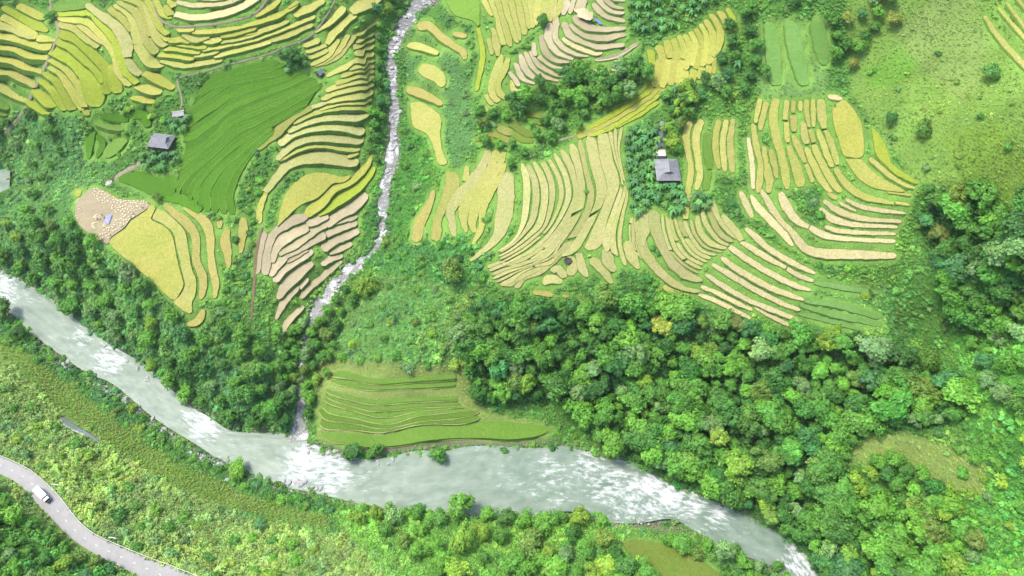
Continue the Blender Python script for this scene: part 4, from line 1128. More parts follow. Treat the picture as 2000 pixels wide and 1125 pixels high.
def house(name, u, v, z_add, L, W, wall_h, h, g, rz, label, cat, lean=None):
    x, y, z = ground(u, v); r = empty(name, (float(x), float(y), float(z) + z_add), rz); tag(r, label, cat)
    l2, w2 = L * .40, W * .38
    MB().box((0, 0, wall_h / 2 - .8), (l2 * 2, w2 * 2, wall_h + 1.6)).build('wall', M['wood'], r)
    rv, rf = roof_mesh(L, W, h, g); rr = mesh_obj('roof', [(p[0], p[1], p[2] + wall_h) for p in rv], rf, M['shingle'], r)
    rd = MB().tube([(-L / 2 * g - .5, 0, wall_h + h + .03), (0, 0, wall_h + h - .02), (L / 2 * g + .5, 0, wall_h + h + .03)], .14, 6)
    rd.build('ridge_cap', M['ridge'], rr)
    for sx in (-1, 1):
        for sy in (-1, 1): MB().tube([(sx * L / 2, sy * W / 2, wall_h + .03), (sx * (L / 2 * g + .15), sy * W * .24, wall_h + h * .52 + .03)], .07, 5).build('hip_cap', M['ridge'], rr)
    MB().box((0, -w2 - .03, 1.0), (1.1, .08, 2.0)).build('door', M['dark'], r)
    for sx in (-1, 1): MB().box((sx * l2 * .55, -w2 - .03, 1.3), (.9, .08, .8)).build('window', M['dark'], r)
    MB().box((l2 + .03, 0, 1.3), (.08, .9, .8)).build('window', M['dark'], r)
    return r
h1 = house('farmhouse', 320, 284, .2, 10.6, 8.4, 2.7, 2.5, .62, R(-9), 'grey-roofed wooden farmhouse beside the deep green terrace', 'house')
h2 = house('farmhouse', 1301, 340, .2, 12.2, 10.2, 2.6, 2.9, .52, R(90), 'grey-roofed farmhouse among banana plants right of the golden fan', 'house')
def shed(u, v, L, W, hh, rz, label, mat, wall_h=2.0):
    x, y, z = ground(u, v); r = empty('shed', (float(x), float(y), float(z)), rz); tag(r, label, 'shed')
    MB().box((0, 0, wall_h / 2 - .5), (L * .8, W * .75, wall_h + 1)).build('wall', M['wood'], r)
    V = [(-L / 2, -W / 2, wall_h), (L / 2, -W / 2, wall_h), (L / 2, W / 2, wall_h), (-L / 2, W / 2, wall_h), (-L / 2, 0, wall_h + hh), (L / 2, 0, wall_h + hh)]
    V += [(x_, y_, z_ - .1) for x_, y_, z_ in V]
    rf = mesh_obj('roof', V, [(0, 1, 5, 4), (2, 3, 4, 5), (6, 10, 11, 7), (8, 11, 10, 9), (0, 6, 7, 1), (2, 8, 9, 3), (1, 7, 11, 5), (5, 11, 8, 2), (3, 9, 10, 4), (4, 10, 6, 0)], mat, r)
    MB().tube([(-L / 2, 0, wall_h + hh + .03), (L / 2, 0, wall_h + hh + .03)], .08, 5).build('ridge_cap', M['ridge'], rf)
    MB().box((0, -W * .375 - .02, .9), (.9, .06, 1.8)).build('door', M['dark'], r)
    return r
shed(352, 228, 5.2, 3.8, .9, R(14), 'small pale-roofed shed just above the grey farmhouse', plain('pale_roofing', (.19, .187, .185), .8, .25, 2, .4))
shed(626, 147, 3.4, 3.0, 1.5, R(60), 'tiny dark field hut at the top corner of the deep green terrace', M['shingle'], 1.4)
x, y, z = ground(1290, 303); ar = empty('terrace_slab', (float(x), float(y), float(z))); tag(ar, 'cream concrete terrace slab between the pond and the grey roof', 'concrete slab')
MB().box((0, 0, .3), (4.0, 3.4, 2.2)).build('slab', M['cream'], ar)
MB().box((0, 1.75, 1.55), (4.2, .12, .4)).build('kerb', M['cream'], ar)

# ------------------------------------------------------------------ harvest: sheaves, sheets, straw, people
def zoomed(s, ox, oy, k): P = np.array(pairs(s)); P = P / k; P[:, 0] += ox; P[:, 1] += oy; return P
def poisson(poly, r, avoid=(), jit=None, tries=30000, keep=None):
    P = np.asarray(poly); m = np.zeros((RNU, RNV), bool); fill(m, P)
    for a in avoid: m &= ~a
    ii, jj = np.nonzero(m); out = []; cell = {}
    if len(ii) == 0: return out
    order = rng.permutation(len(ii))[:tries]
    for k in order:
        u, v = PU[ii[k], jj[k]] + rng.uniform(-1, 1), PV[ii[k], jj[k]] + rng.uniform(-1, 1)
        c = (int(u // r), int(v // r))
        if any((u - a) ** 2 + (v - b) ** 2 < r * r for di in (-1, 0, 1) for dj in (-1, 0, 1) for a, b in cell.get((c[0] + di, c[1] + dj), ())): continue
        cell.setdefault(c, []).append((u, v)); out.append((u, v))
    return out
sh = MB()
for k in range(8):
    a = 2 * math.pi * k / 8; c, s_ = math.cos(a), math.sin(a)
    sh.tube([(-.55, c * .22, .16 + s_ * .10), (0, c * .09, .15 + s_ * .06), (.35, c * .18, .16 + s_ * .10), (.62, c * .34, .15 + s_ * .11)], [.06, .09, .11, .05], 5)
sh.tube([(-.03, 0, .15), (.05, 0, .15)], .15, 8)
sheaf0 = sh.build('rice_sheaf', plain('sheaf_straw', alb(244, 232, 190, .75), .9, .12, 5))
tag(sheaf0, 'pale bundle of cut rice lying on the bare tan field', 'rice sheaf', 'rice sheaves drying on the cut field')
spots = poisson(zoomed("390,70 550,130 700,220 900,300 1000,320 1425,330 1430,390 1320,440 1230,500 1140,540 1150,600 1080,650 1000,580 900,540 770,510 750,430 730,340 560,370 480,280 390,200", 140, 360, 9.375), 4.6) \
      + poisson(zoomed("860,620 930,600 1120,640 940,800 790,900 720,960 680,1040 620,1070 490,990 560,880 650,800 760,760", 140, 360, 9.375), 5.0) \
      + [(150, 397), (153, 393), (156, 410), (159, 413), (149, 424), (152, 428), (153, 433), (155, 391)]
for i, (u, v) in enumerate(spots):
    x, y, z = ground(u, v); o = sheaf0 if i == 0 else sheaf0.copy()
    if i: COL.objects.link(o)
    o.location = (float(x), float(y), float(z) + .62); o.rotation_euler = (0, 0, rng.uniform(0, 6.28)); o.scale = (rng.uniform(.5, .72),) * 3
def heap(u, v, r, hh, label, mat, name='straw_heap', cat='straw heap', dz=.5):
    x, y, z = ground(u, v); V = [(0, 0, hh)]; F = []; nr_, na = 7, 22
    for i in range(1, nr_ + 1):
        for k in range(na):
            a = 2 * math.pi * k / na; q = i / nr_; rr = r * q * (1 + .22 * math.sin(2 * a + u) + .12 * math.sin(5 * a + v)); V.append((rr * math.cos(a), rr * math.sin(a), hh * (math.cos(q * math.pi) * .5 + .5) * rng.uniform(.85, 1.15) - .15 * (i == nr_)))
    for k in range(na): F.append((0, 1 + k, 1 + (k + 1) % na))
    for i in range(nr_ - 1):
        for k in range(na): F.append((1 + i * na + k, 1 + (i + 1) * na + k, 1 + (i + 1) * na + (k + 1) % na, 1 + i * na + (k + 1) % na))
    o = mesh_obj(name, V, F, mat); o.location = (float(x), float(y), float(z) + dz); tag(o, label, cat); return o
heap(191, 425, 1.7, .7, 'pale threshed straw heap above the other on the tan field', M['straw'])
heap(186, 441, 1.8, .8, 'pale threshed straw heap nearest the wooded slope on the tan field', M['straw'])
heap(206, 440, 1.3, .4, 'thin straw heap just below the blue sheet on the tan field', M['straw'])
heap(1141, 26, 4.6, .9, 'wide pale straw heap on the curved bare terraces', M['straw'])
def ground_sheet(pts, label, mat, name='tarpaulin'):
    Q = dense(np.vstack([pts, pts[:1]]), 5)[:-1] if False else np.asarray(pts); x, y, z = ground(Q[:, 0], Q[:, 1]); a, b, c, d = np.stack([x, y, z + .62], 1)
    n = 7; V = []; F = []
    for i in range(n):
        for j in range(n):
            s_, t = i / (n - 1), j / (n - 1); p = a * (1 - s_) * (1 - t) + b * s_ * (1 - t) + c * s_ * t + d * (1 - s_) * t; V.append((p[0], p[1], p[2] + rng.uniform(0, .07)))
    for i in range(n - 1):
        for j in range(n - 1): F.append((i * n + j, (i + 1) * n + j, (i + 1) * n + j + 1, i * n + j + 1))
    o = mesh_obj(name, V, F, mat); mo = o.modifiers.new('thick', 'SOLIDIFY'); mo.thickness = .02; tag(o, label, 'tarpaulin'); return o
ground_sheet(zoomed("645,572 755,575 690,745 600,712", 140, 360, 9.375), 'blue sheet spread on the tan field among the threshers', M['blue'])
ground_sheet([(1157, 37), (1162, 37), (1177, 48), (1172, 50)], 'small blue sheet beside the straw heap on curved bare terraces', M['blue'])
heap(210, 431, .9, .35, 'pinkish pile of threshed grain on the blue sheet', plain('grain', (.33, .24, .19), .9, .2, 6), 'grain_pile', 'grain pile', .64)
heap(1156, 35, .7, .5, 'small red bundle at the end of the blue sheet', plain('red_cloth', (.34, .07, .06), .8, .2, 3), 'cloth_bundle', 'bundle', .5)

def person_mesh(bend):
    """standing or stooping figure grown from joints: pelvis first"""
    sb, cb = math.sin(bend), math.cos(bend)
    def up(h, x=0): return (.02 + sb * h + cb * x, 0, .92 + cb * h - sb * x)
    J = [((0, 0, .92), .15)]; E = []
    def add(p, r, par): J.append((p, r)); E.append((par, len(J) - 1)); return len(J) - 1
    w = add(up(.18), .125, 0); ch = add(up(.42), .155, w); nk = add(up(.56), .06, ch); hd = add(up(.68, .03), .105, nk); add(up(.78, .03), .085, hd)
    for s_ in (-1, 1):
        t = up(.47); sh_ = add((t[0], s_ * .18, t[2]), .06, ch); f = (.34 if bend > .4 else .06)
        el = add((t[0] + f * .4, s_ * .25, t[2] - .27), .045, sh_); wr = add((t[0] + f, s_ * .2, t[2] - .50), .034, el); add((t[0] + f + .05, s_ * .19, t[2] - .60), .038, wr)
        hp = add((0, s_ * .10, .86), .095, 0); kn = add((.05 + .05 * s_, s_ * .12, .48), .065, hp); an = add((.0 + .08 * s_, s_ * .13, .09), .042, kn); add((.14 + .08 * s_, s_ * .14, .04), .04, an)
    me = bpy.data.meshes.new('person'); me.from_pydata([j[0] for j in J], E, [])
    o = bpy.data.objects.new('person', me); COL.objects.link(o); o.modifiers.new('skin', 'SKIN'); sd_ = o.modifiers.new('sub', 'SUBSURF'); sd_.levels = sd_.render_levels = 1
    for i, d_ in enumerate(me.skin_vertices[0].data): d_.radius = (J[i][1] * .95, J[i][1] * .95); d_.use_root = (i == 0)
    dg = bpy.context.evaluated_depsgraph_get(); dg.update(); em = bpy.data.meshes.new_from_object(o.evaluated_get(dg)); bpy.data.objects.remove(o)
    em.materials.clear()
    for m_ in ('skin', 'shirt', 'trousers'): em.materials.append(M[m_])
    hd_ = Vector(up(.70, .03)); 
    for p in em.polygons:
        c = p.center; along = (c - Vector((.02, 0, .92))).dot(Vector((sb, 0, cb)))
        p.material_index = 2 if (along < .0 and c.z > .1 and abs(c.y) < .32 and c.z < 1.0 and along < -.0 and c.x < .3 and along < .02) else (0 if (c - hd_).length < .2 or c.z < .1 else 1)
        p.use_smooth = True
    return em, up(.80, .03), bend
PM = [person_mesh(.12), person_mesh(1.05)]
hat_me = None
def person(u, v, pose, rz, label, hat=True, dz=.5):
    global hat_me
    em, top, bend = PM[pose]; x, y, z = ground(u, v); o = bpy.data.objects.new('person', em); link(o); o.location = (float(x), float(y), float(z) + dz); o.rotation_euler = (0, 0, rz)
    tag(o, label, 'person', 'people harvesting rice')
    if hat:
        hm = MB(); n = 14; V = [(0, 0, .16)] + [(.26 * math.cos(2 * math.pi * k / n), .26 * math.sin(2 * math.pi * k / n), 0) for k in range(n)]
        hm.add(V, [(0, 1 + k, 1 + (k + 1) % n) for k in range(n)] + [tuple(range(n, 0, -1))]); h_ = hm.build('hat', M['hat'], o); h_.location = top; h_.rotation_euler = (0, bend, 0); h_.location.z -= .03
ZP = [(1430, 380, 1, 'person in dark clothes bending at the top end of the cut edge', 0), (1330, 462, 1, 'person in dark clothes bending second along the cut edge', 0), (1145, 570, 1, 'person in dark clothes bending at the middle of the cut edge', 0),
      (1108, 650, 0, 'person in dark clothes and pale hat standing amid sheaves by the cut edge', 1), (960, 797, 1, 'person bending at the cut edge below the pale-hatted one', 1), (732, 955, 1, 'person in dark clothes bending at the lowest part of the cut edge', 0),
      (500, 668, 0, 'person in dark clothes standing between the two straw heaps', 0), (552, 672, 0, 'person standing left of the blue sheet beside another thresher', 0), (584, 598, 0, 'person standing at the top corner of the blue sheet', 1), (622, 640, 1, 'person bending over the left side of the blue sheet', 0)]
for zx, zy, ps, lb, ht in ZP: person(140 + zx / 9.375, 360 + zy / 9.375, ps, rng.uniform(0, 6.28), lb, bool(ht))
person(1629, 211, 1, 2.0, 'person in dark clothes bending on the small straw patch up the slope', False)
person(455, 5, 0, 1.0, 'person walking on the pale mown terrace at the far edge', True)
x, y, z = ground(1109, 511)      # a round pit in the golden fan
V = []; F = []; na = 20
for i, (r_, zz) in enumerate(((1.7, .35), (1.5, .95), (1.2, .85), (.9, .55), (.4, .45))):
    for k in range(na): a = 2 * math.pi * k / na; q = r_ * (1 + .08 * math.sin(3 * a + i)); V.append((q * math.cos(a), q * math.sin(a), zz))
for i in range(4):
    for k in range(na): F.append((i * na + k, i * na + (k + 1) % na, (i + 1) * na + (k + 1) % na, (i + 1) * na + k))
F.append(tuple(range(4 * na, 5 * na)))
o = mesh_obj('round_pit', V, F, [plain('pit_earth', (.022, .019, .012), .95, .3, 3, .5), plain('pit_rim', (.06, .055, .03), .95, .3, 3, .5)], None, [1] * na + [0] * (3 * na + 1)); o.location = (float(x), float(y), float(z) + .1)
tag(o, 'round dark pit ringed with earth amid the pale golden fan', 'pit')

# ------------------------------------------------------------------ boulders
def rock_mesh(seed):
    g = np.random.default_rng(seed); bm = bmesh.new(); bmesh.ops.create_icosphere(bm, subdivisions=2, radius=1)
    pl = [(Vector(g.normal(0, 1, 3)).normalized(), g.uniform(.55, .9)) for _ in range(9)]; sc = g.uniform(.7, 1.2, 3) * (1, 1, .72)
    for v in bm.verts:
        for nrm, d_ in pl:
            q = v.co.dot(nrm)
            if q > d_: v.co -= nrm * (q - d_)
        v.co = Vector((v.co.x * sc[0], v.co.y * sc[1], v.co.z * sc[2])) * (1 + g.normal(0, .02))
    me = bpy.data.meshes.new('boulder'); bm.to_mesh(me); bm.free(); me.materials.append(M['rock']); return me
RK = [rock_mesh(s_) for s_ in range(7)]
def boulder(x, y, z, r, label, group):
    o = bpy.data.objects.new('boulder', RK[int(rng.integers(7))]); link(o); o.location = (float(x), float(y), float(z)); o.rotation_euler = (rng.uniform(-.3, .3), rng.uniform(-.3, .3), rng.uniform(0, 6.28)); o.scale = (r, r * rng.uniform(.7, 1.1), r * rng.uniform(.6, .9)); tag(o, label, 'boulder', group)
nst = 0
while nst < 196:
    k = rng.uniform(0, len(SC) - 2); i = int(k); f = k - i; p = SC[i] * (1 - f) + SC[i + 1] * f; off = rng.normal(0, .75); off = np.clip(off, -1.25, 1.25)
    q = p[:2] + scn[i] * p[2] * off; u, v = project(q[0], q[1], p[3])
    if not (-30 < v < 870): continue
    seg = 'upper' if v < 240 else ('middle' if v < 480 else 'lower')
    r_ = float(np.clip(rng.lognormal(-.22, .38), .45, 1.8)) * (1 if abs(off) < .9 else .8)
    boulder(q[0], q[1], p[3] - .05, r_, {'upper': 'grey boulder in the rocky stream above the banana grove level', 'middle': 'grey boulder in the wide stony middle of the stream', 'lower': 'grey boulder in the narrow lower stream by the mud terraces'}[seg] + (', one of the larger' if r_ > .85 else ''), 'boulders in the rocky stream'); nst += 1
def bank_rocks(line, k, rlo, rhi, spread, label):
    C = dense(smooth_line(pairs(line), 6), 200)
    for _ in range(k):
        c = C[int(rng.integers(200))] + rng.normal(0, spread, 2); x, y, z = ground(*c); boulder(x, y, max(float(z), 0) + .1, float(rng.uniform(rlo, rhi)), label, 'boulders on the river bank')
bank_rocks("120,708 170,738 230,772 280,808 330,848 380,886 430,908", 46, .5, 1.3, 4, 'pale boulder on the stony river bank below the corn field')
bank_rocks("525,932 560,945 600,952 640,962", 11, .7, 2.0, 6, 'pale boulder on the stony shore under the white rapids')
bank_rocks("605,872 625,885 650,890 672,896", 12, .6, 1.5, 6, 'grey boulder in the river at the stream mouth')
bank_rocks("650,890 700,900 760,905 800,900", 7, .6, 1.2, 4, 'pale boulder at the water edge under the low terraces')
bank_rocks("1190,1012 1260,1016 1320,1010 1350,1022", 16, .4, .9, 4, 'small pale boulder on the gravel spit below the rapids')
bank_rocks("1540,1070 1565,1075 1575,1090", 4, .7, 1.4, 3, 'brown boulder on the bank where the river leaves')
bank_rocks("160,655 240,700 300,750", 6, .6, 1.4, 3, 'grey boulder at the foot of the wooded bank')
boulder(*[float(q) for q in ground(213, 358)], 1.9, 'big brown boulder above the half-cut rice field', None); 
boulder(*[float(q) for q in ground(443, 937)], 1.2, 'lone pale boulder in the grass between corn and river', None)
for o in [o for o in COL.objects if o.name.startswith('boulder') and o.get('group') is None]:
    if 'group' in o: del o['group']

# ------------------------------------------------------------------ trees
def leaf_quads(g, centres, normals, size, tones):
    """leaf clumps: bent quads facing outwards with jitter"""
    n = len(centres); nr = normals + g.normal(0, .38, (n, 3)); nr /= np.linalg.norm(nr, axis=1)[:, None]
    r = g.normal(0, 1, (n, 3)); a = np.cross(nr, r); a /= np.linalg.norm(a, axis=1)[:, None]; b = np.cross(nr, a)
    s = size * g.uniform(.6, 1.35, (n, 1)); h = s * g.uniform(.55, .9, (n, 1))
    V = np.stack([centres - a * s, centres - b * h - nr * s * .25, centres + a * s, centres + b * h - nr * s * .1], 1).reshape(-1, 3)
    F = np.arange(4 * n).reshape(n, 4); return V, F, tones
def crown_data(seed, n_clump, per, flat, leaf, cr=(.24, .40), spread=1.0, low=-.15, drop=.0):
    g = np.random.default_rng(seed); C = []; Nn = []; T = []
    for k in range(n_clump):
        th = g.uniform(0, 2 * math.pi); cz = g.uniform(low, 1) if k > 2 else g.uniform(.5, 1); s_ = math.sqrt(max(0, 1 - cz * cz)); q = g.uniform(.55, .86) * (1 + .16 * math.sin(3 * th + seed) + .22 * math.sin(2 * th + seed * 2.3))
        c = np.array([math.cos(th) * s_ * q * spread, math.sin(th) * s_ * q * spread, cz * q * flat]); r = g.uniform(*cr)
        d = g.normal(0, 1, (per, 3)); d[:, 2] = np.abs(d[:, 2]) * 1.1 - .25; d /= np.linalg.norm(d, axis=1)[:, None]
        rr = r * (1 + .25 * g.normal(0, 1, (per, 1)).clip(-1.2, 1.2)); p = c + d * rr * np.array([1, 1, .8]); p[:, 2] -= drop * np.maximum(0, np.hypot(p[:, 0], p[:, 1]) - .5)
        out = p / (np.linalg.norm(p, axis=1)[:, None] + 1e-6); C.append(p); Nn.append(d * .65 + out * .35 + np.array([0, 0, .25]))
        t0 = g.uniform(.80, 1.22); T.append(np.clip(t0 * g.uniform(.82, 1.2, (per, 1)) * np.array([[g.uniform(.9, 1.12), 1, g.uniform(.85, 1.1)]]), .4, 1.7))
    return leaf_quads(g, np.concatenate(C), np.concatenate(Nn), leaf, np.concatenate(T))
def crown_mesh(name, mat, *a, **k):
    V, F, T = crown_data(*a, **k); me = bpy.data.meshes.new(name); me.from_pydata(V.tolist(), [], F.tolist()); me.materials.append(mat)
    at = me.attributes.new('tone', 'FLOAT_COLOR', 'FACE'); at.data.foreach_set('color', np.c_[T, np.ones(len(T))].astype(np.float32).ravel()); me.update(); return me
BROAD = [crown_mesh('crown', M['leaf'], s_, 26, 64, .85, .105) for s_ in range(5)] + [crown_mesh('crown', M['leaf'], 20 + s_, 40, 52, .9, .085, cr=(.16, .28)) for s_ in range(4)]
DOME = [crown_mesh('crown', M['leaf'], 40 + s_, 16, 110, .8, .095, cr=(.34, .5)) for s_ in range(3)]
FEATH = [crown_mesh('crown', M['leaf'], 60 + s_, 34, 60, 1.0, .075, cr=(.16, .3), drop=.5) for s_ in range(3)]
BUSHC = [crown_mesh('foliage', M['leaf'], 80 + s_, 14, 46, .75, .15, cr=(.3, .46), low=.0) for s_ in range(4)]
def trunk_mesh(seed):
    g = random.Random(seed); b = MB(); b.tube([(0, 0, -.12), (g.uniform(-.03, .03), g.uniform(-.03, .03), .35), (g.uniform(-.06, .06), g.uniform(-.06, .06), .7), (0, 0, 1.05)], [.085, .06, .045, .02], 7)
    for k in range(4):
        a = k * 1.57 + g.uniform(-.5, .5); h = g.uniform(.42, .7); b.tube([(0, 0, h), (math.cos(a) * .22, math.sin(a) * .22, h + .18), (math.cos(a) * .42, math.sin(a) * .42, h + .42)], [.035, .025, .012], 5)
    me = bpy.data.meshes.new('trunk'); me.from_pydata(b.v, [], b.f); me.materials.append(M['bark']); return me
TRUNK = [trunk_mesh(s_) for s_ in range(4)]
TONES = {  # colour words and the lit colour of the foliage
 'dark green': (74, 132, 50), 'bluish green': (76, 138, 72), 'bright green': (110, 172, 58), 'yellow-green': (136, 178, 58), 'mid-green': (94, 154, 56), 'grey-green': (122, 166, 94), 'olive': (116, 152, 62), 'golden': (160, 172, 62), 'rusty': (132, 150, 64)}
LEAFK = .52
QUEUE = []
VEG = []          # [object root, phrase, tone, size word, kind word, u]
def put_tree(u, v, r, tone, phrase, meshes=None, kind='tree', hk=1.25, label=None, sink=0.):
    if kind == 'tree' and label is None and r > 0:
        x, y, z = ground(u, v); inside = -10 < u < 2010 and -10 < v < 1140
        QUEUE.append((r / float(mpp(x, y, z)) if inside else 0, u, v, r, tone, phrase, meshes, hk)); return
    r = abs(r); x, y, z = ground(u, v); me = (meshes or BROAD)[int(rng.integers(len(meshes or BROAD)))]
    shrub = kind in ('shrub', 'bush')
    nm = {'tree': 'broadleaf_tree', 'bamboo clump': 'bamboo_clump', 'shrub': 'shrub', 'bush': 'shrub'}[kind]
    hgt_ = r * hk * (rng.uniform(.6, 1.25)); root = empty(nm, (float(x), float(y), float(z) - sink), rng.uniform(0, 6.28))
    c = np.array(TONES[tone], float) * (1 + rng.normal(0, .06)) + rng.normal(0, 3, 3); a = alb(*np.clip(c, 5, 250), k=LEAFK)
    cr = bpy.data.objects.new('foliage' if shrub else 'crown', me); link(cr, root); zs = r * rng.uniform(.85, 1.1); cr.scale = (r * rng.uniform(.85, 1.25), r * rng.uniform(.85, 1.25), zs); cr.color = (*a, 1)
    tk = bpy.data.objects.new('stem' if shrub else 'trunk', TRUNK[int(rng.integers(4))]); link(tk, root)
    th = (hgt_ * .25 if shrub else hgt_); cr.location = (0, 0, th); tk.scale = (r * .55, r * .55, th + zs * .45)
    root['category'] = kind if kind != 'bush' else 'shrub'; root['group'] = {'tree': 'trees on the slopes', 'bamboo clump': 'bamboo clumps', 'shrub': 'shrubs on the slopes', 'bush': 'shrubs on the slopes'}[kind]
    if label: root['label'] = label
    else: VEG.append([root, phrase, tone, 'large' if r > (4.6 if not shrub else 2.1) else ('small' if r < (3.2 if not shrub else 1.5) else 'mid-sized'), 'shrub' if shrub else kind, u])
    return root
KEEP = grow(M_PAD, 1) | M_WAT | grow(M_ROAD, 7) | M_BARE
FOREST_CELLS = [(980, 640, 'at the wood edge below the golden fan'), (1180, 630, "in the wood under the fan's brown edge"), (1380, 680, 'in the wood below the stubble strips'), (1600, 700, 'in the wood below the weedy terraces'), (960, 760, 'in the wood right of the olive terraces'), (1180, 770, 'amid the wood inside the river bend'), (1390, 800, 'in the darkest part of the wood'), (1590, 820, 'in the wood left of the bare clearing'), (1200, 880, 'at the wood edge over the rapids'), (1400, 940, 'on the bank above the lower rapids'), (1580, 960, 'in the wood where the river leaves'), (1760, 770, 'among trees above the bare clearing'), (1750, 1060, 'in the lower corner wood by the river')]
def near_phrase(u, v, cells): return min(cells, key=lambda c: (c[0] - u) ** 2 + (c[1] - v) ** 2)[2]
def pick(mix): k = rng.choice(len(mix), p=np.array([m[1] for m in mix]) / sum(m[1] for m in mix)); return mix[k][0]
DK = [('dark green', 3), ('bluish green', 1.1), ('mid-green', 4), ('bright green', 2), ('grey-green', .6), ('olive', .3), ('yellow-green', .15)]
MIXD = [('mid-green', 3), ('bright green', 2.6), ('dark green', 1.0), ('bluish green', .6), ('grey-green', .7), ('yellow-green', .35), ('olive', .4)]
LT = [('bright green', 3), ('yellow-green', 2), ('mid-green', 2.4), ('olive', 1), ('grey-green', .6), ('dark green', .6)]
def grove(poly, sp, rlo, rhi, mix, phrase, meshes=None, kind='tree', hk=1.25, keep=KEEP, lim=400):
    for u, v in poisson(pairs(poly), sp, (keep,))[:lim]:
        put_tree(u, v, float(rlo + (rhi - rlo) * rng.uniform(0, 1) ** 1.25), pick(mix), phrase if isinstance(phrase, str) else near_phrase(u, v, phrase), meshes, kind, hk)
grove("985,610 1100,606 1230,600 1310,610 1420,638 1560,662 1700,672 1790,705 1860,790 1830,840 1700,825 1640,895 1620,960 1690,1000 1800,1010 1800,1130 1600,1150 1580,1070 1500,1018 1360,955 1250,898 1180,872 1120,812 1080,780 960,792 920,772 918,720 890,660", 23, 2.0, 5.2, DK, FOREST_CELLS, None, 'tree', 1.5)
grove("1830,370 1900,390 1990,430 2030,640 1900,655 1845,635 1825,520 1795,440", 31, 3.0, 5.4, DK, [(1880, 420, 'at the top of the dark ravine'), (1940, 480, 'on the far side of the dark ravine'), (1880, 560, 'in the dark ravine beside the terraces'), (1950, 600, 'at the foot of the dark ravine')], None, 'tree', 1.4)
grove("10,420 80,400 140,440 200,490 280,560 360,640 470,660 550,700 570,835 520,838 440,820 340,755 260,685 150,612 60,545 -20,500 -30,440", 31, 2.3, 4.3, MIXD, [(40, 460, 'on the wooded bank above the river entry'), (140, 500, 'on the wooded bank below the cut field'), (250, 590, 'on the steep bank below the golden field'), (380, 700, 'on the wooded bank across from the corn'), (500, 740, 'in the wood left of the stream mouth'), (530, 810, 'by the river left of the stream mouth')], None, 'tree', 1.2)
grove("-20,250 100,225 130,330 70,390 -10,340", 28, 1.8, 3.2, MIXD, 'in the scrub below the far corner field', None, 'tree', 1.0)
grove("1040,170 1100,150 1180,140 1240,120 1265,170 1250,200 1190,205 1100,220 1020,235 990,210", 24, 2.6, 4.3, DK, 'in the grove between bare and lime strips', None, 'tree', 1.3)
grove("940,220 1000,235 1090,225 1170,215 1150,250 1080,275 1000,330 950,285 925,240", 25, 2.0, 3.2, MIXD, 'in the tree belt above the central fan', None, 'tree', 1.1)
grove("1400,75 1440,20 1480,60 1490,150 1470,190 1420,210 1380,195 1330,210 1350,165 1400,150", 26, 2.4, 3.8, DK, 'in the grove left of the fallow meadow', None, 'tree', 1.2)
grove("1290,180 1350,170 1370,200 1340,240 1330,300 1305,310 1310,230", 24, 2.4, 3.6, LT, 'in the leafy grove above the grey house', None, 'tree', 1.2)
grove("1620,40 1740,0 1745,60 1690,70 1680,130 1655,150 1625,120 1610,70", 25, 2.2, 3.6, MIXD, 'in the hillside grove above the meadow', None, 'tree', 1.1)
grove("735,-40 790,-30 770,20 745,40 720,30", 22, 2.4, 3.6, DK, 'by the stream at the far edge', None, 'tree', 1.2)
grove("740,40 752,60 748,250 735,330 722,330 722,220 738,120", 21, 1.7, 2.6, MIXD, 'along the left side of the stream', None, 'tree', 1.0)
grove("690,1010 850,985 940,975 1060,1000 1180,1015 1210,1060 1100,1080 960,1120 860,1130 820,1080 760,1040", 33, 2.4, 4.2, LT, 'on the near bank below the river', None, 'tree', 1.1)
grove("960,1110 1100,1080 1200,1080 1250,1140 960,1150", 32, 2.2, 3.8, LT, 'at the lower edge below the river', None, 'tree', 1.0)
grove("1280,1040 1420,1075 1520,1110 1560,1150 1420,1150 1330,1080", 27, 2.0, 3.4, MIXD, 'between the small olive field and river', None, 'tree', 1.0)
grove("1700,880 1800,930 1860,1000 1900,1060 1900,1150 1800,1150 1690,1010 1650,960", 27, 2.4, 3.8, LT, 'on the bright slope below the clearing', None, 'tree', 1.1)
grove("1880,680 1990,660 2040,740 2000,800 1930,790", 34, 2.8, 4.4, [('grey-green', 2), ('mid-green', 2), ('bluish green', 1)], 'on the slope below the dark ravine', None, 'tree', 1.2)
grove("0,950 60,1010 150,1080 240,1120 240,1160 -60,1160 -60,960", 30, 2.0, 3.4, MIXD, 'in the thicket inside the road bend', None, 'tree', 1.0)
grove("590,640 640,600 690,540 700,580 660,660 645,720 600,830 592,730", 23, 1.9, 3.0, MIXD, 'along the right bank of lower stream', None, 'tree', 1.1)
grove("545,650 585,650 580,740 570,840 555,840 555,700", 22, 1.9, 3.0, MIXD, 'along the left bank of lower stream', None, 'tree', 1.1)
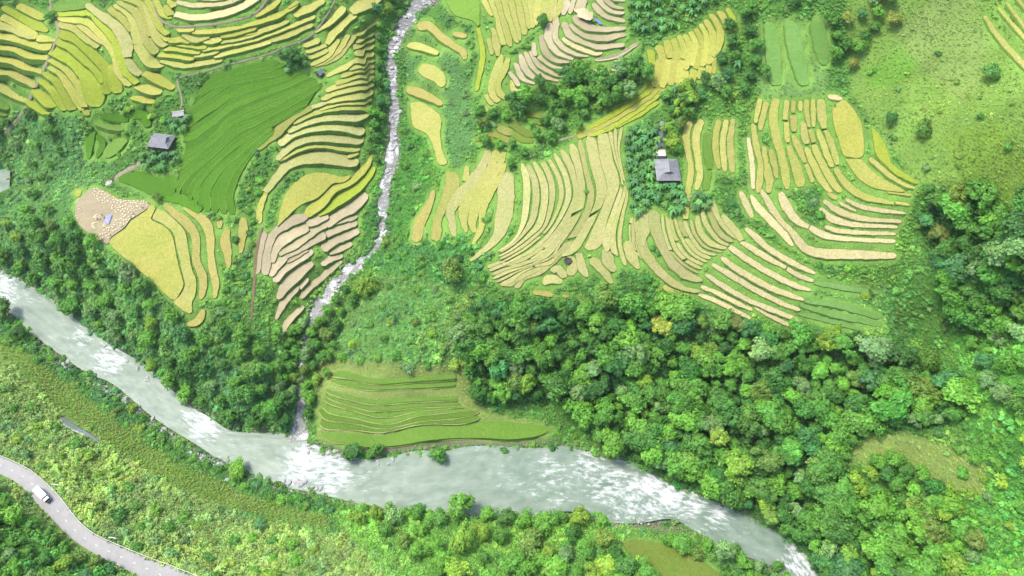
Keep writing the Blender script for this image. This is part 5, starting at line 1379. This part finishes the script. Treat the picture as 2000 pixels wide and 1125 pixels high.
# single trees that stand out
SINGLES = [
 (575, 125, 4.2, 'dark green', 'dense dark tree standing on the top corner of the deep green terrace', BROAD), (102, 40, 2.3, 'mid-green', 'round green tree beside the steep dirt path in the far corner', DOME),
 (1060, 46, 2.3, 'dark green', 'round dark tree between golden columns and bare stripes', DOME), (885, 548, 4.6, 'olive', 'brownish round tree left of the golden fan', DOME), (1172, 572, 2.2, 'yellow-green', 'small bright yellow tree at the foot of the golden fan', DOME),
 (1288, 645, 4.6, 'golden', 'golden-leaved tree in the wood below the banana grove', BROAD), (858, 895, 3.6, 'mid-green', 'round tree leaning over the river from the low terraces', BROAD), (690, 890, 3.2, 'dark green', 'dark round tree at the water below the low terraces', BROAD), (735, 884, 2.8, 'mid-green', 'round green tree next to the dark one below the low terraces', BROAD),
 (1925, 155, 3.0, 'mid-green', 'lone round tree on the open hillside near the far right strips', DOME), (1735, 240, 2.2, 'dark green', 'small dark lone tree on the open hillside above the golden strips', DOME), (1797, 262, 3.0, 'mid-green', 'dull green lone tree on the open bright hillside', BROAD),
 (1650, 44, 2.4, 'rusty', 'brownish tree at the upper edge of the hillside grove', BROAD), (1738, 50, 2.8, 'rusty', 'brownish tree right of the hillside grove', BROAD), (1660, 136, 2.4, 'golden', 'golden-leaved tree at the bottom of the hillside grove', BROAD),
 (1398, 172, 3.6, 'grey-green', 'silvery tree in the grove above the grey house', BROAD), (470, 918, 3.0, 'bright green', 'bright round bush-like tree on the river bank by the corn field', DOME), (1405, 1080, 3.8, 'grey-green', 'pale spreading tree right of the small olive field', FEATH),
 (1260, 1120, 3.0, 'bright green', 'bright round tree left of the small olive field', DOME), (20, 615, 4.4, 'mid-green', 'large round tree on the near bank at the river entry', BROAD), (45, 655, 2.6, 'dark green', 'small dark tree on the near bank below the large round one', DOME), (900, 935 + 60, 4.6, 'bright green', 'large leafy tree on the near bank opposite the low terraces', BROAD), (905, 1060, 4.2, 'yellow-green', 'large yellow-green tree below the leafy near-bank tree', BROAD), (870, 1100, 4.0, 'bright green', 'large bright tree at the lower edge in the middle', BROAD),
 (718, 570, 4.4, 'yellow-green', 'yellow-green tree on the rise right of the lower stream', BROAD), (310, 392, 2.0, 'olive', 'small tree at the top of the golden field beside the cut end', DOME), (1835, 1005, 2.6, 'yellow-green', 'pale round tree on the bright slope near the lower right', DOME), (1910, 1180, 3, 'mid-green', 'round tree on the lower right slope beyond the corner', DOME),
 (1550, 10, 2.6, 'dark green', 'dark tree at the top edge of the fallow meadow', DOME), (778, 90, 2.3, 'bright green', 'small bright tree right of the stream near the far edge', DOME), (1855, 400, 4.6, 'yellow-green', 'large yellow-green tree at the head of the dark ravine', BROAD), (1925, 520, 5.4, 'grey-green', 'largest grey-green tree beside the dark ravine', BROAD), (1850, 545, 5.0, 'bluish green', 'tall dark tree with pale top beside the dark ravine', BROAD)]
QUEUE[:] = [q for q in QUEUE if not any(math.hypot(q[1] - t[0], q[2] - t[1]) < 17 + t[2] * 1.2 for t in SINGLES)]
for u, v, r, tone, lb, ms in SINGLES:
    if not samp(M_WAT, u, v) or v > 850: put_tree(u, v, r, tone, '', ms, 'tree', 1.35, lb)
for u, v in [(1170, 185), (1192, 170), (1205, 195), (1150, 190), (1225, 150), (1240, 140), (1180, 205)]:
    put_tree(u, v, float(rng.uniform(3.2, 4.4)), 'mid-green', 'in the grove right of the bare stripes', FEATH, 'bamboo clump', 1.4)
for u, v in [(1303, 262), (1318, 230), (1325, 210), (1310, 290), (1340, 195)]:
    put_tree(u, v, float(rng.uniform(2.4, 3.4)), 'yellow-green', 'beside the pond above the grey house', FEATH, 'bamboo clump', 1.3)
QUEUE[:] = [q for q in QUEUE if not (q[1] < 45 and 290 < q[2] < 425)]
QUEUE.sort(key=lambda t: -t[0]); NSPEC = sum(1 for o in COL.objects if o.name.startswith('broadleaf_tree'))
REST = QUEUE[298 - NSPEC:]
for q in QUEUE[:298 - NSPEC]: put_tree(q[1], q[2], -q[3], q[4], q[5], q[6], 'tree', q[7])
# shrubs one can tell apart
KEEP2 = KEEP | grow(M_PAD, 2)
grove("0,660 60,655 200,750 330,860 440,912 420,925 310,880 200,795 90,715", 21, 1.3, 2.3, MIXD, 'in the hedge between corn field and river', BUSHC, 'shrub', .5, KEEP2)
grove("440,910 560,962 700,985 860,998 860,1020 640,1000 520,980 440,935", 24, 1.3, 2.3, MIXD, 'on the near shore below the rapids', BUSHC, 'shrub', .5, KEEP2)
grove("620,880 700,905 800,890 1050,885 1090,860 1100,880 900,880 760,890 650,875", 22, 1.3, 2.0, MIXD, 'along the river below the low terraces', BUSHC, 'shrub', .5, KEEP2)
grove("20,760 100,830 240,930 330,1000 480,1050 640,1070 640,1130 400,1130 280,1080 120,930 0,870", 34, 1.4, 2.6, LT, 'on the slope between road and corn', BUSHC, 'shrub', .5, KEEP2)
grove("690,560 850,530 900,600 900,710 800,722 670,705 650,650", 34, 1.4, 2.4, LT, 'on the scrubby rise above olive terraces', BUSHC, 'shrub', .5, KEEP2)
grove("740,480 800,460 930,480 950,560 850,520 720,540", 26, 1.4, 2.5, MIXD, 'in the scrub left of the golden fan', BUSHC, 'shrub', .5, KEEP2)
grove("790,240 860,320 810,400 800,460 770,460 775,330", 26, 1.2, 2.2, MIXD, 'in the scrub right of the stream', BUSHC, 'shrub', .5, KEEP2)
grove("1700,140 1840,100 1990,250 1990,380 1860,360 1740,300", 60, 1.0, 1.8, MIXD, 'on the open hillside', BUSHC, 'shrub', .5, KEEP2)
grove("1880,800 2010,800 2010,1130 1900,1130 1850,1000", 36, 1.4, 2.4, LT, 'on the bushy right-hand slope', BUSHC, 'shrub', .5, KEEP2)
grove("500,300 560,250 520,340 500,400 480,380", 18, .9, 1.6, MIXD, 'between deep green terrace and golden ladder', BUSHC, 'shrub', .5, KEEP2)
grove("380,380 480,395 500,440 470,620 400,640 440,560 450,450", 22, 1.2, 2.0, MIXD, 'right of the curved golden field strips', BUSHC, 'shrub', .5, KEEP2)
grove("240,215 300,180 345,190 340,240 300,250 220,330 180,340", 24, 1.0, 1.8, LT, 'in the scrub left of the farmhouse', BUSHC, 'shrub', .5, KEEP2)
for u, v in [(1180, 432), (1275, 485), (1285, 497), (1145, 375), (1340, 400), (1420, 355), (1575, 375), (1590, 395), (1600, 420), (1430, 400), (1440, 415), (1555, 270), (1420, 300), (1265, 545), (1280, 555), (1250, 560), (950, 430), (965, 460), (960, 480), (910, 425), (1625, 530), (1660, 525), (1690, 530), (1600, 520), (1700, 575), (1690, 580), (1080, 15), (1090, 140), (1030, 95)]:
    if not samp(grow(M_PAD, 0), u, v): put_tree(u, v, float(rng.uniform(1.1, 2.0)), pick(MIXD), 'among the terraces', BUSHC, 'shrub', .45)

# banana plants
def banana_mesh(seed):
    g = random.Random(seed); b = MB(); V = []; F = []; T = []
    for k in range(11):
        a = k * 2.4 + g.uniform(-.3, .3); L = g.uniform(1.7, 2.6); w = g.uniform(.26, .38); e = g.uniform(.35, 1.0); t0 = g.uniform(.8, 1.25); n0 = len(V); m = 6
        for i in range(m + 1):
            q = i / m; rr = L * q * math.cos(e * (1 - q * .2)); zz = 1.9 + L * (q * math.sin(e) * 1.15 - q * q * (.75 + .5 * e)); ww = w * math.sin(math.pi * min(1, q * .92 + .08)) ** .6
            for sgn in (-1, 0, 1): V.append((math.cos(a) * rr - math.sin(a) * ww * sgn, math.sin(a) * rr + math.cos(a) * ww * sgn, zz - abs(sgn) * ww * .35))
        for i in range(m):
            for j in range(2): F.append((n0 + i * 3 + j, n0 + i * 3 + j + 1, n0 + i * 3 + j + 4, n0 + i * 3 + j + 3)); T.append((t0 * g.uniform(.9, 1.1),) * 3)
    me = bpy.data.meshes.new('leaves'); me.from_pydata(V, [], F); me.materials.append(M['leaf']); at = me.attributes.new('tone', 'FLOAT_COLOR', 'FACE'); at.data.foreach_set('color', np.c_[np.array(T), np.ones(len(T))].astype(np.float32).ravel())
    s_ = MB().tube([(0, 0, -.4), (.03, 0, 1), (0, .03, 2.1)], [.16, .13, .07], 8); ms = bpy.data.meshes.new('stem'); ms.from_pydata(s_.v, [], s_.f); ms.materials.append(M['stem']); return me, ms
M['stem'] = plain('banana_stem', (.12, .15, .06), .7, .3, 3)
BAN = [banana_mesh(s_) for s_ in range(5)]
def banana(u, v, sc, phrase, tone='mid-green'):
    x, y, z = ground(u, v); r = empty('banana_plant', (float(x), float(y), float(z)), rng.uniform(0, 6.28)); me, ms = BAN[int(rng.integers(5))]
    c = np.array((84, 142, 70)) * (1 + rng.normal(0, .1)) + rng.normal(0, 5, 3); o = bpy.data.objects.new('leaves', me); link(o, r); o.scale = (sc,) * 3; o.color = (*alb(*np.clip(c, 5, 250), k=LEAFK), 1)
    o2 = bpy.data.objects.new('stem', ms); link(o2, r); o2.scale = (sc,) * 3
    r['category'] = 'banana plant'; r['group'] = 'banana plants in the groves'; VEG.append([r, phrase, 'pale' if c[1] > 160 else ('dark' if c[1] < 142 else 'green'), 'large' if sc > 1.25 else 'small', 'banana plant', u])
HOUSEM = np.zeros((RNU, RNV), bool); fill(HOUSEM, [(1280, 296), (1322, 300), (1322, 356), (1282, 356)]); fill(HOUSEM, [(298, 262), (350, 268), (340, 300), (296, 294)])
for poly, sp, ph in [("1226,262 1262,235 1282,250 1284,300 1276,360 1290,365 1328,368 1336,402 1326,422 1300,418 1280,396 1262,402 1256,422 1240,418 1228,380 1222,320", 11.5, 'in the grove around the grey-roofed house'), ("1352,388 1368,376 1388,392 1384,412 1358,416", 11, 'in the tuft right of the house grove'), ("1226,-15 1290,-25 1420,-20 1400,10 1340,32 1300,62 1250,70 1228,40", 15, 'in the dark grove at the far edge'), ("275,305 300,300 350,296 352,318 320,334 282,332", 11, 'below the grey farmhouse'), ("330,238 352,236 368,232 366,258 340,258", 10, 'between the farmhouse and the small shed'), ("560,112 600,108 600,142 562,146", 14, 'around the dense tree by the green terrace'), ("1290,190 1330,170 1340,185 1300,205", 12, 'above the pond')]:
    for u, v in poisson(pairs(poly), sp, (HOUSEM,)): banana(u, v, float(rng.uniform(.85, 1.5)), ph)
for u, v, ph in [(1438, 132, 'pale in the grove left of the meadow'), (512, 1026, 'alone at the end of the corn field')]: banana(u, v, 1.6, ph)

# labels that single out each plant
ORD = ['first', 'second', 'third', 'fourth', 'fifth', 'sixth', 'seventh', 'eighth', 'ninth', 'tenth', 'eleventh', 'twelfth', 'thirteenth', 'fourteenth', 'fifteenth', 'sixteenth', 'seventeenth', 'eighteenth', 'nineteenth', 'twentieth'] + [f'{k}th' for k in range(21, 90)]
fam = {}
for e in VEG: fam.setdefault((e[1], e[2], e[3], e[4]), []).append(e)
for (ph, tone, size, kind), L in fam.items():
    L.sort(key=lambda e: e[5])
    for i, e in enumerate(L):
        base = f'{size} {tone} {kind} {ph}'
        e[0]['label'] = base if len(L) == 1 else (f'leftmost {base}' if i == 0 else (f'rightmost {base}' if i == len(L) - 1 else f'{base}, {ORD[i]} from left'))

# ------------------------------------------------------------------ corn, grass, brush: growth nobody could count
def veg_source(name, V, F, T):
    me = bpy.data.meshes.new(name); me.from_pydata(np.asarray(V).tolist(), [], [tuple(map(int, f)) for f in F]); me.materials.append(M['leaf_i'])
    at = me.attributes.new('tone', 'FLOAT_COLOR', 'FACE'); at.data.foreach_set('color', np.c_[np.asarray(T), np.ones(len(T))].astype(np.float32).ravel()); return bpy.data.objects.new(name, me)
def tuft(seed, n=34, spread=.55, hh=.8, w=.07):
    g = random.Random(seed); V = []; F = []; T = []
    for k in range(n):
        a = g.uniform(0, 6.28); r = g.uniform(0, .35) * spread; q = g.uniform(.3, 1) * spread; h = hh * g.uniform(.5, 1.1); x, y = math.cos(a), math.sin(a); b = len(V); ww = w * g.uniform(.7, 1.5)
        V += [(x * r - y * ww, y * r + x * ww, 0), (x * r + y * ww, y * r - x * ww, 0), (x * (r + q * .5) + y * ww, y * (r + q * .5) - x * ww, h * .8), (x * (r + q * .5) - y * ww, y * (r + q * .5) + x * ww, h * .8), (x * (r + q), y * (r + q), h * g.uniform(.6, 1.0))]
        F += [(b, b + 1, b + 2, b + 3), (b + 3, b + 2, b + 4)]; t = g.uniform(.75, 1.25); T += [(t * g.uniform(.92, 1.15), t, t * .95)] * 2
    return V, F, T
def corn(seed):
    V, F, T = tuft(seed, 14, .55, 1.6, .05); return V, F, T
def brush(seed): return crown_data(seed, 9, 26, .8, .17, cr=(.3, .5), low=.0)
def nettle(seed): return crown_data(seed, 12, 20, .55, .20, cr=(.28, .5), low=.05, spread=1.15)
SRC = {'tuft': [veg_source('grass_tuft', *tuft(100 + k)) for k in range(4)], 'brush': [veg_source('brush', *brush(200 + k)) for k in range(4)] + [veg_source('brush', *nettle(220 + k)) for k in range(3)], 'corn': [veg_source('corn_stalk', *corn(300 + k)) for k in range(4)]}
def gn_scatter(name, key, pos, scl, col, label=None):
    n = len(pos); me = bpy.data.meshes.new(name); me.vertices.add(n); me.vertices.foreach_set('co', np.asarray(pos, np.float32).ravel())
    for k, t, f, v in (('sc', 'FLOAT_VECTOR', 'vector', scl), ('col', 'FLOAT_COLOR', 'color', np.c_[col, np.ones(n)]), ('rz', 'FLOAT', 'value', rng.uniform(0, 6.28, n)), ('vi', 'INT', 'value', rng.integers(0, len(SRC[key]), n))):
        at = me.attributes.new(k, t, 'POINT'); at.data.foreach_set(f, np.asarray(v, np.int32 if t == 'INT' else np.float32).ravel())
    o = bpy.data.objects.new(name, me); link(o); tag(o, label, None, None, 'stuff')
    ng = bpy.data.node_groups.new(name, 'GeometryNodeTree'); ng.interface.new_socket('Geometry', in_out='INPUT', socket_type='NodeSocketGeometry'); ng.interface.new_socket('Geometry', in_out='OUTPUT', socket_type='NodeSocketGeometry')
    nn, ll = ng.nodes, ng.links; gi, go = nn.new('NodeGroupInput'), nn.new('NodeGroupOutput'); ip = nn.new('GeometryNodeInstanceOnPoints'); gj = nn.new('GeometryNodeGeometryToInstance')
    for so in reversed(SRC[key]):
        oi = nn.new('GeometryNodeObjectInfo'); oi.inputs['Object'].default_value = so; oi.inputs['As Instance'].default_value = False; ll.new(oi.outputs['Geometry'], gj.inputs[0])
    def na(k, t): x_ = nn.new('GeometryNodeInputNamedAttribute'); x_.data_type = t; x_.inputs['Name'].default_value = k; return x_.outputs['Attribute']
    mp_ = nn.new('GeometryNodeMeshToPoints'); ll.new(gi.outputs[0], mp_.inputs['Mesh']); ll.new(mp_.outputs[0], ip.inputs['Points']); ll.new(gj.outputs[0], ip.inputs['Instance']); ip.inputs['Pick Instance'].default_value = True
    ll.new(na('vi', 'INT'), ip.inputs['Instance Index']); ll.new(na('sc', 'FLOAT_VECTOR'), ip.inputs['Scale'])
    cx_ = nn.new('ShaderNodeCombineXYZ'); ll.new(na('rz', 'FLOAT'), cx_.inputs['Z']); ll.new(cx_.outputs[0], ip.inputs['Rotation'])
    ll.new(ip.outputs[0], go.inputs[0]); md = o.modifiers.new('scatter', 'NODES'); md.node_group = ng
    return o
def sow(spacing, mask, prob=None, urange=(-180, 2180), vrange=(-120, 1260)):
    uu, vv = np.meshgrid(np.arange(*urange, spacing), np.arange(*vrange, spacing), indexing='ij'); u = uu.ravel() + rng.uniform(-.6, .6, uu.size) * spacing; v = vv.ravel() + rng.uniform(-.6, .6, uu.size) * spacing
    k = samp(mask, u, v)
    if prob is not None: k &= rng.random(u.size) < prob(u, v)
    u, v = u[k], v[k]; x, y, z = ground(u, v); return u, v, x, y, z
WILDK = .68
def growth_colour(u, v, x, y, k=WILDK, var=.07, hue=6):
    c = samp(RGC, u, v).astype(float); n1, n2 = VN(51, 16)(x, y), VN(52, 5)(x, y); g = rng.normal(0, 1, (len(u), 3))
    c = c * (1 + .10 * n1 + .10 * n2 + var * g[:, 0])[:, None]; c[:, 0] += hue * (n1 + g[:, 1]); c[:, 2] += hue * .8 * (g[:, 2] - n1)
    c = np.clip(c, 8, 245) / 255; return np.where(c <= .04045, c / 12.92, ((c + .055) / 1.055) ** 2.4) * k
OPEN = ~(M_PAD | M_WAT | M_ROAD | M_BARE | HOUSEM)
M_CORN = np.zeros((RNU, RNV), bool); fill(M_CORN, pairs(REG[-1][0])); M_CORN &= OPEN
wild = OPEN & ~M_TER & ~M_CORN
SRC['tree'] = []
for k in range(6):
    V, F, T = crown_data(k, 26, 64, .85, .105) if k < 3 else crown_data(20 + k, 40, 52, .9, .085, cr=(.16, .28))
    tm = TRUNK[k % 4]; tv = np.array([v_.co[:] for v_ in tm.vertices]) * (.55, .55, 1.6) - (0, 0, 1.25); so = veg_source('tree', np.vstack([V, tv]), [*F, *[tuple(i + len(V) for i in p.vertices) for p in tm.polygons]], np.vstack([T, np.ones((len(tm.polygons), 3))]))
    so.data.materials.append(M['bark']); so.data.polygons.foreach_set('material_index', np.r_[np.zeros(len(F)), np.ones(len(tm.polygons))].astype(np.int32)); SRC['tree'].append(so)
qa = np.array([[q[1], q[2], q[3], q[7]] for q in REST]); x, y, z = ground(qa[:, 0], qa[:, 1]); c = np.clip(np.array([TONES[q[4]] for q in REST]) * (1 + rng.normal(0, .06, (len(REST), 1))), 5, 250) / 255; c = ((c + .055) / 1.055) ** 2.4 * LEAFK
gn_scatter('smaller_trees', 'tree', np.c_[x, y, z + qa[:, 2] * qa[:, 3]], np.c_[qa[:, 2], qa[:, 2], qa[:, 2]], c, 'smaller trees filling the groves and banks')
u, v, x, y, z = sow(6.2, wild & ~grow(M_ROAD, 2))
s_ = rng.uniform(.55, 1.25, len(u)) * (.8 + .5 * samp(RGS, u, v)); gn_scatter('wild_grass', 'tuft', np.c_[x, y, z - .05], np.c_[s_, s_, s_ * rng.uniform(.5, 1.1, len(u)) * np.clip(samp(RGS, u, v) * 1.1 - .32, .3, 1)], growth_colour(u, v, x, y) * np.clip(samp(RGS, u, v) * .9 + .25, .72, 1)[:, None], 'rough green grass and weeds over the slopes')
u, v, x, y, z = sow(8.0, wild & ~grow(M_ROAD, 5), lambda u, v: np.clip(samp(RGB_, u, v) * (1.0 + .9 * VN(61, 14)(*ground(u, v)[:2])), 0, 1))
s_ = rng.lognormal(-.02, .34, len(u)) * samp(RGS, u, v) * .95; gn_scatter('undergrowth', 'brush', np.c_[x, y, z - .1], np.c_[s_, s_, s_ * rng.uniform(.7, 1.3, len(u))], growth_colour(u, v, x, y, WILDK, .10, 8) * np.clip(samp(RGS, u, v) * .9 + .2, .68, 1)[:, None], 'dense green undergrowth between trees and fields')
ks = rng.uniform(0, len(SC) - 2, 900); ii = ks.astype(int); sg = rng.choice([-1, 1], 900); off = sg * (SC[ii, 2] * rng.uniform(.85, 1.1, 900) + rng.uniform(-.2, 1.6, 900)); q = SC[ii, :2] + scn[ii] * off[:, None]; pv_ = project(q[:, 0], q[:, 1], SC[ii, 3]); keep_ = VN(78, 9)(q[:, 0], q[:, 1]) > -.15
q = q[keep_]; ii = ii[keep_]; uu_, vv_ = pv_[0][keep_], pv_[1][keep_]; s_ = rng.lognormal(-.05, .3, len(q)); gn_scatter('stream_brush', 'brush', np.c_[q, np.maximum(hgt(q[:, 0], q[:, 1]), SC[ii, 3])], np.c_[s_, s_, s_], growth_colour(uu_, vv_, q[:, 0], q[:, 1]), 'leafy growth hanging over the stream edges')
u, v, x, y, z = sow(4.6, OPEN & M_TER)
s_ = rng.uniform(.18, .38, len(u)); c = growth_colour(u, v, x, y, WILDK * 1.0, .08, 6); gn_scatter('bank_grass', 'tuft', np.c_[x, y, z - .05], np.c_[s_, s_, s_ * .7], c, 'green grass on the terrace banks')
u, v, x, y, z = sow(3.6, M_CORN, lambda u, v: np.where(VN(71, 12)(*ground(u, v)[:2]) > -.8, .9, .3))
s_ = rng.uniform(.55, 1.0, len(u)); g_ = VN(72, 20)(x, y); c = np.clip(np.array((150, 184, 92)) + g_[:, None] * np.array((12, 2, 8)) + rng.normal(0, 12, (len(u), 3)), 10, 250) / 255; c = ((c + .055) / 1.055) ** 2.4 * WILDK * 1.15
gn_scatter('corn_crop', 'corn', np.c_[x, y, z - .05], np.c_[s_, s_, s_ * .8], c, 'drying corn crop between road slope and river')
SRC['stone'] = []
for k in range(4):
    so = bpy.data.objects.new('stone', RK[k]); SRC['stone'].append(so)
ks = rng.uniform(0, len(SC) - 2, 2600); ii = ks.astype(int); pp = SC[ii]; off = np.clip(rng.normal(0, .75, 2600), -1.5, 1.5); q = pp[:, :2] + scn[ii] * (pp[:, 2] * off)[:, None]
P1 = np.c_[q, np.maximum(hgt(q[:, 0], q[:, 1]), pp[:, 3] - .2) + .0]
C = dense(smooth_line(pairs("100,700 170,738 230,774 280,812 330,850 380,888 440,908 500,938 560,954 640,966"), 6), 300); cc = C[rng.integers(0, 300, 1800)] + rng.normal(0, 4.5, (1800, 2)); P2 = np.stack(ground(cc[:, 0], cc[:, 1]), 1)
C = dense(smooth_line(pairs("1120,995 1190,1012 1260,1018 1320,1012 1360,1028 1420,1064"), 6), 300); cc = C[rng.integers(0, 300, 900)] + rng.normal(0, 3.5, (900, 2)); P3 = np.stack(ground(cc[:, 0], cc[:, 1]), 1)
P = np.concatenate([P1, P2, P3]); P[:, 2] += .05; s_ = rng.uniform(.14, .5, len(P)) * np.where(np.arange(len(P)) < 2600, 1.15, .7); gn_scatter('gravel', 'stone', P, np.c_[s_, s_, s_ * .8], np.full((len(P), 3), .2), 'pale stones and gravel along the stream and river')

# ------------------------------------------------------------------ the thin summer air over the valley
hz = MB().box((0, 0, 135), (6400, 6400, 280)).build('haze', bpy.data.materials.new('air')); tag(hz, None, None, None, 'stuff')
hm = hz.data.materials[0]; hm.use_nodes = True; hn = hm.node_tree.nodes; hn.remove(hn["Principled BSDF"]); pv = hn.new("ShaderNodeVolumePrincipled")
pv.inputs["Color"].default_value = (.88, .93, .95, 1); pv.inputs["Density"].default_value = HAZE; pv.inputs["Anisotropy"].default_value = .2; hm.node_tree.links.new(pv.outputs[0], hn["Material Output"].inputs["Volume"])
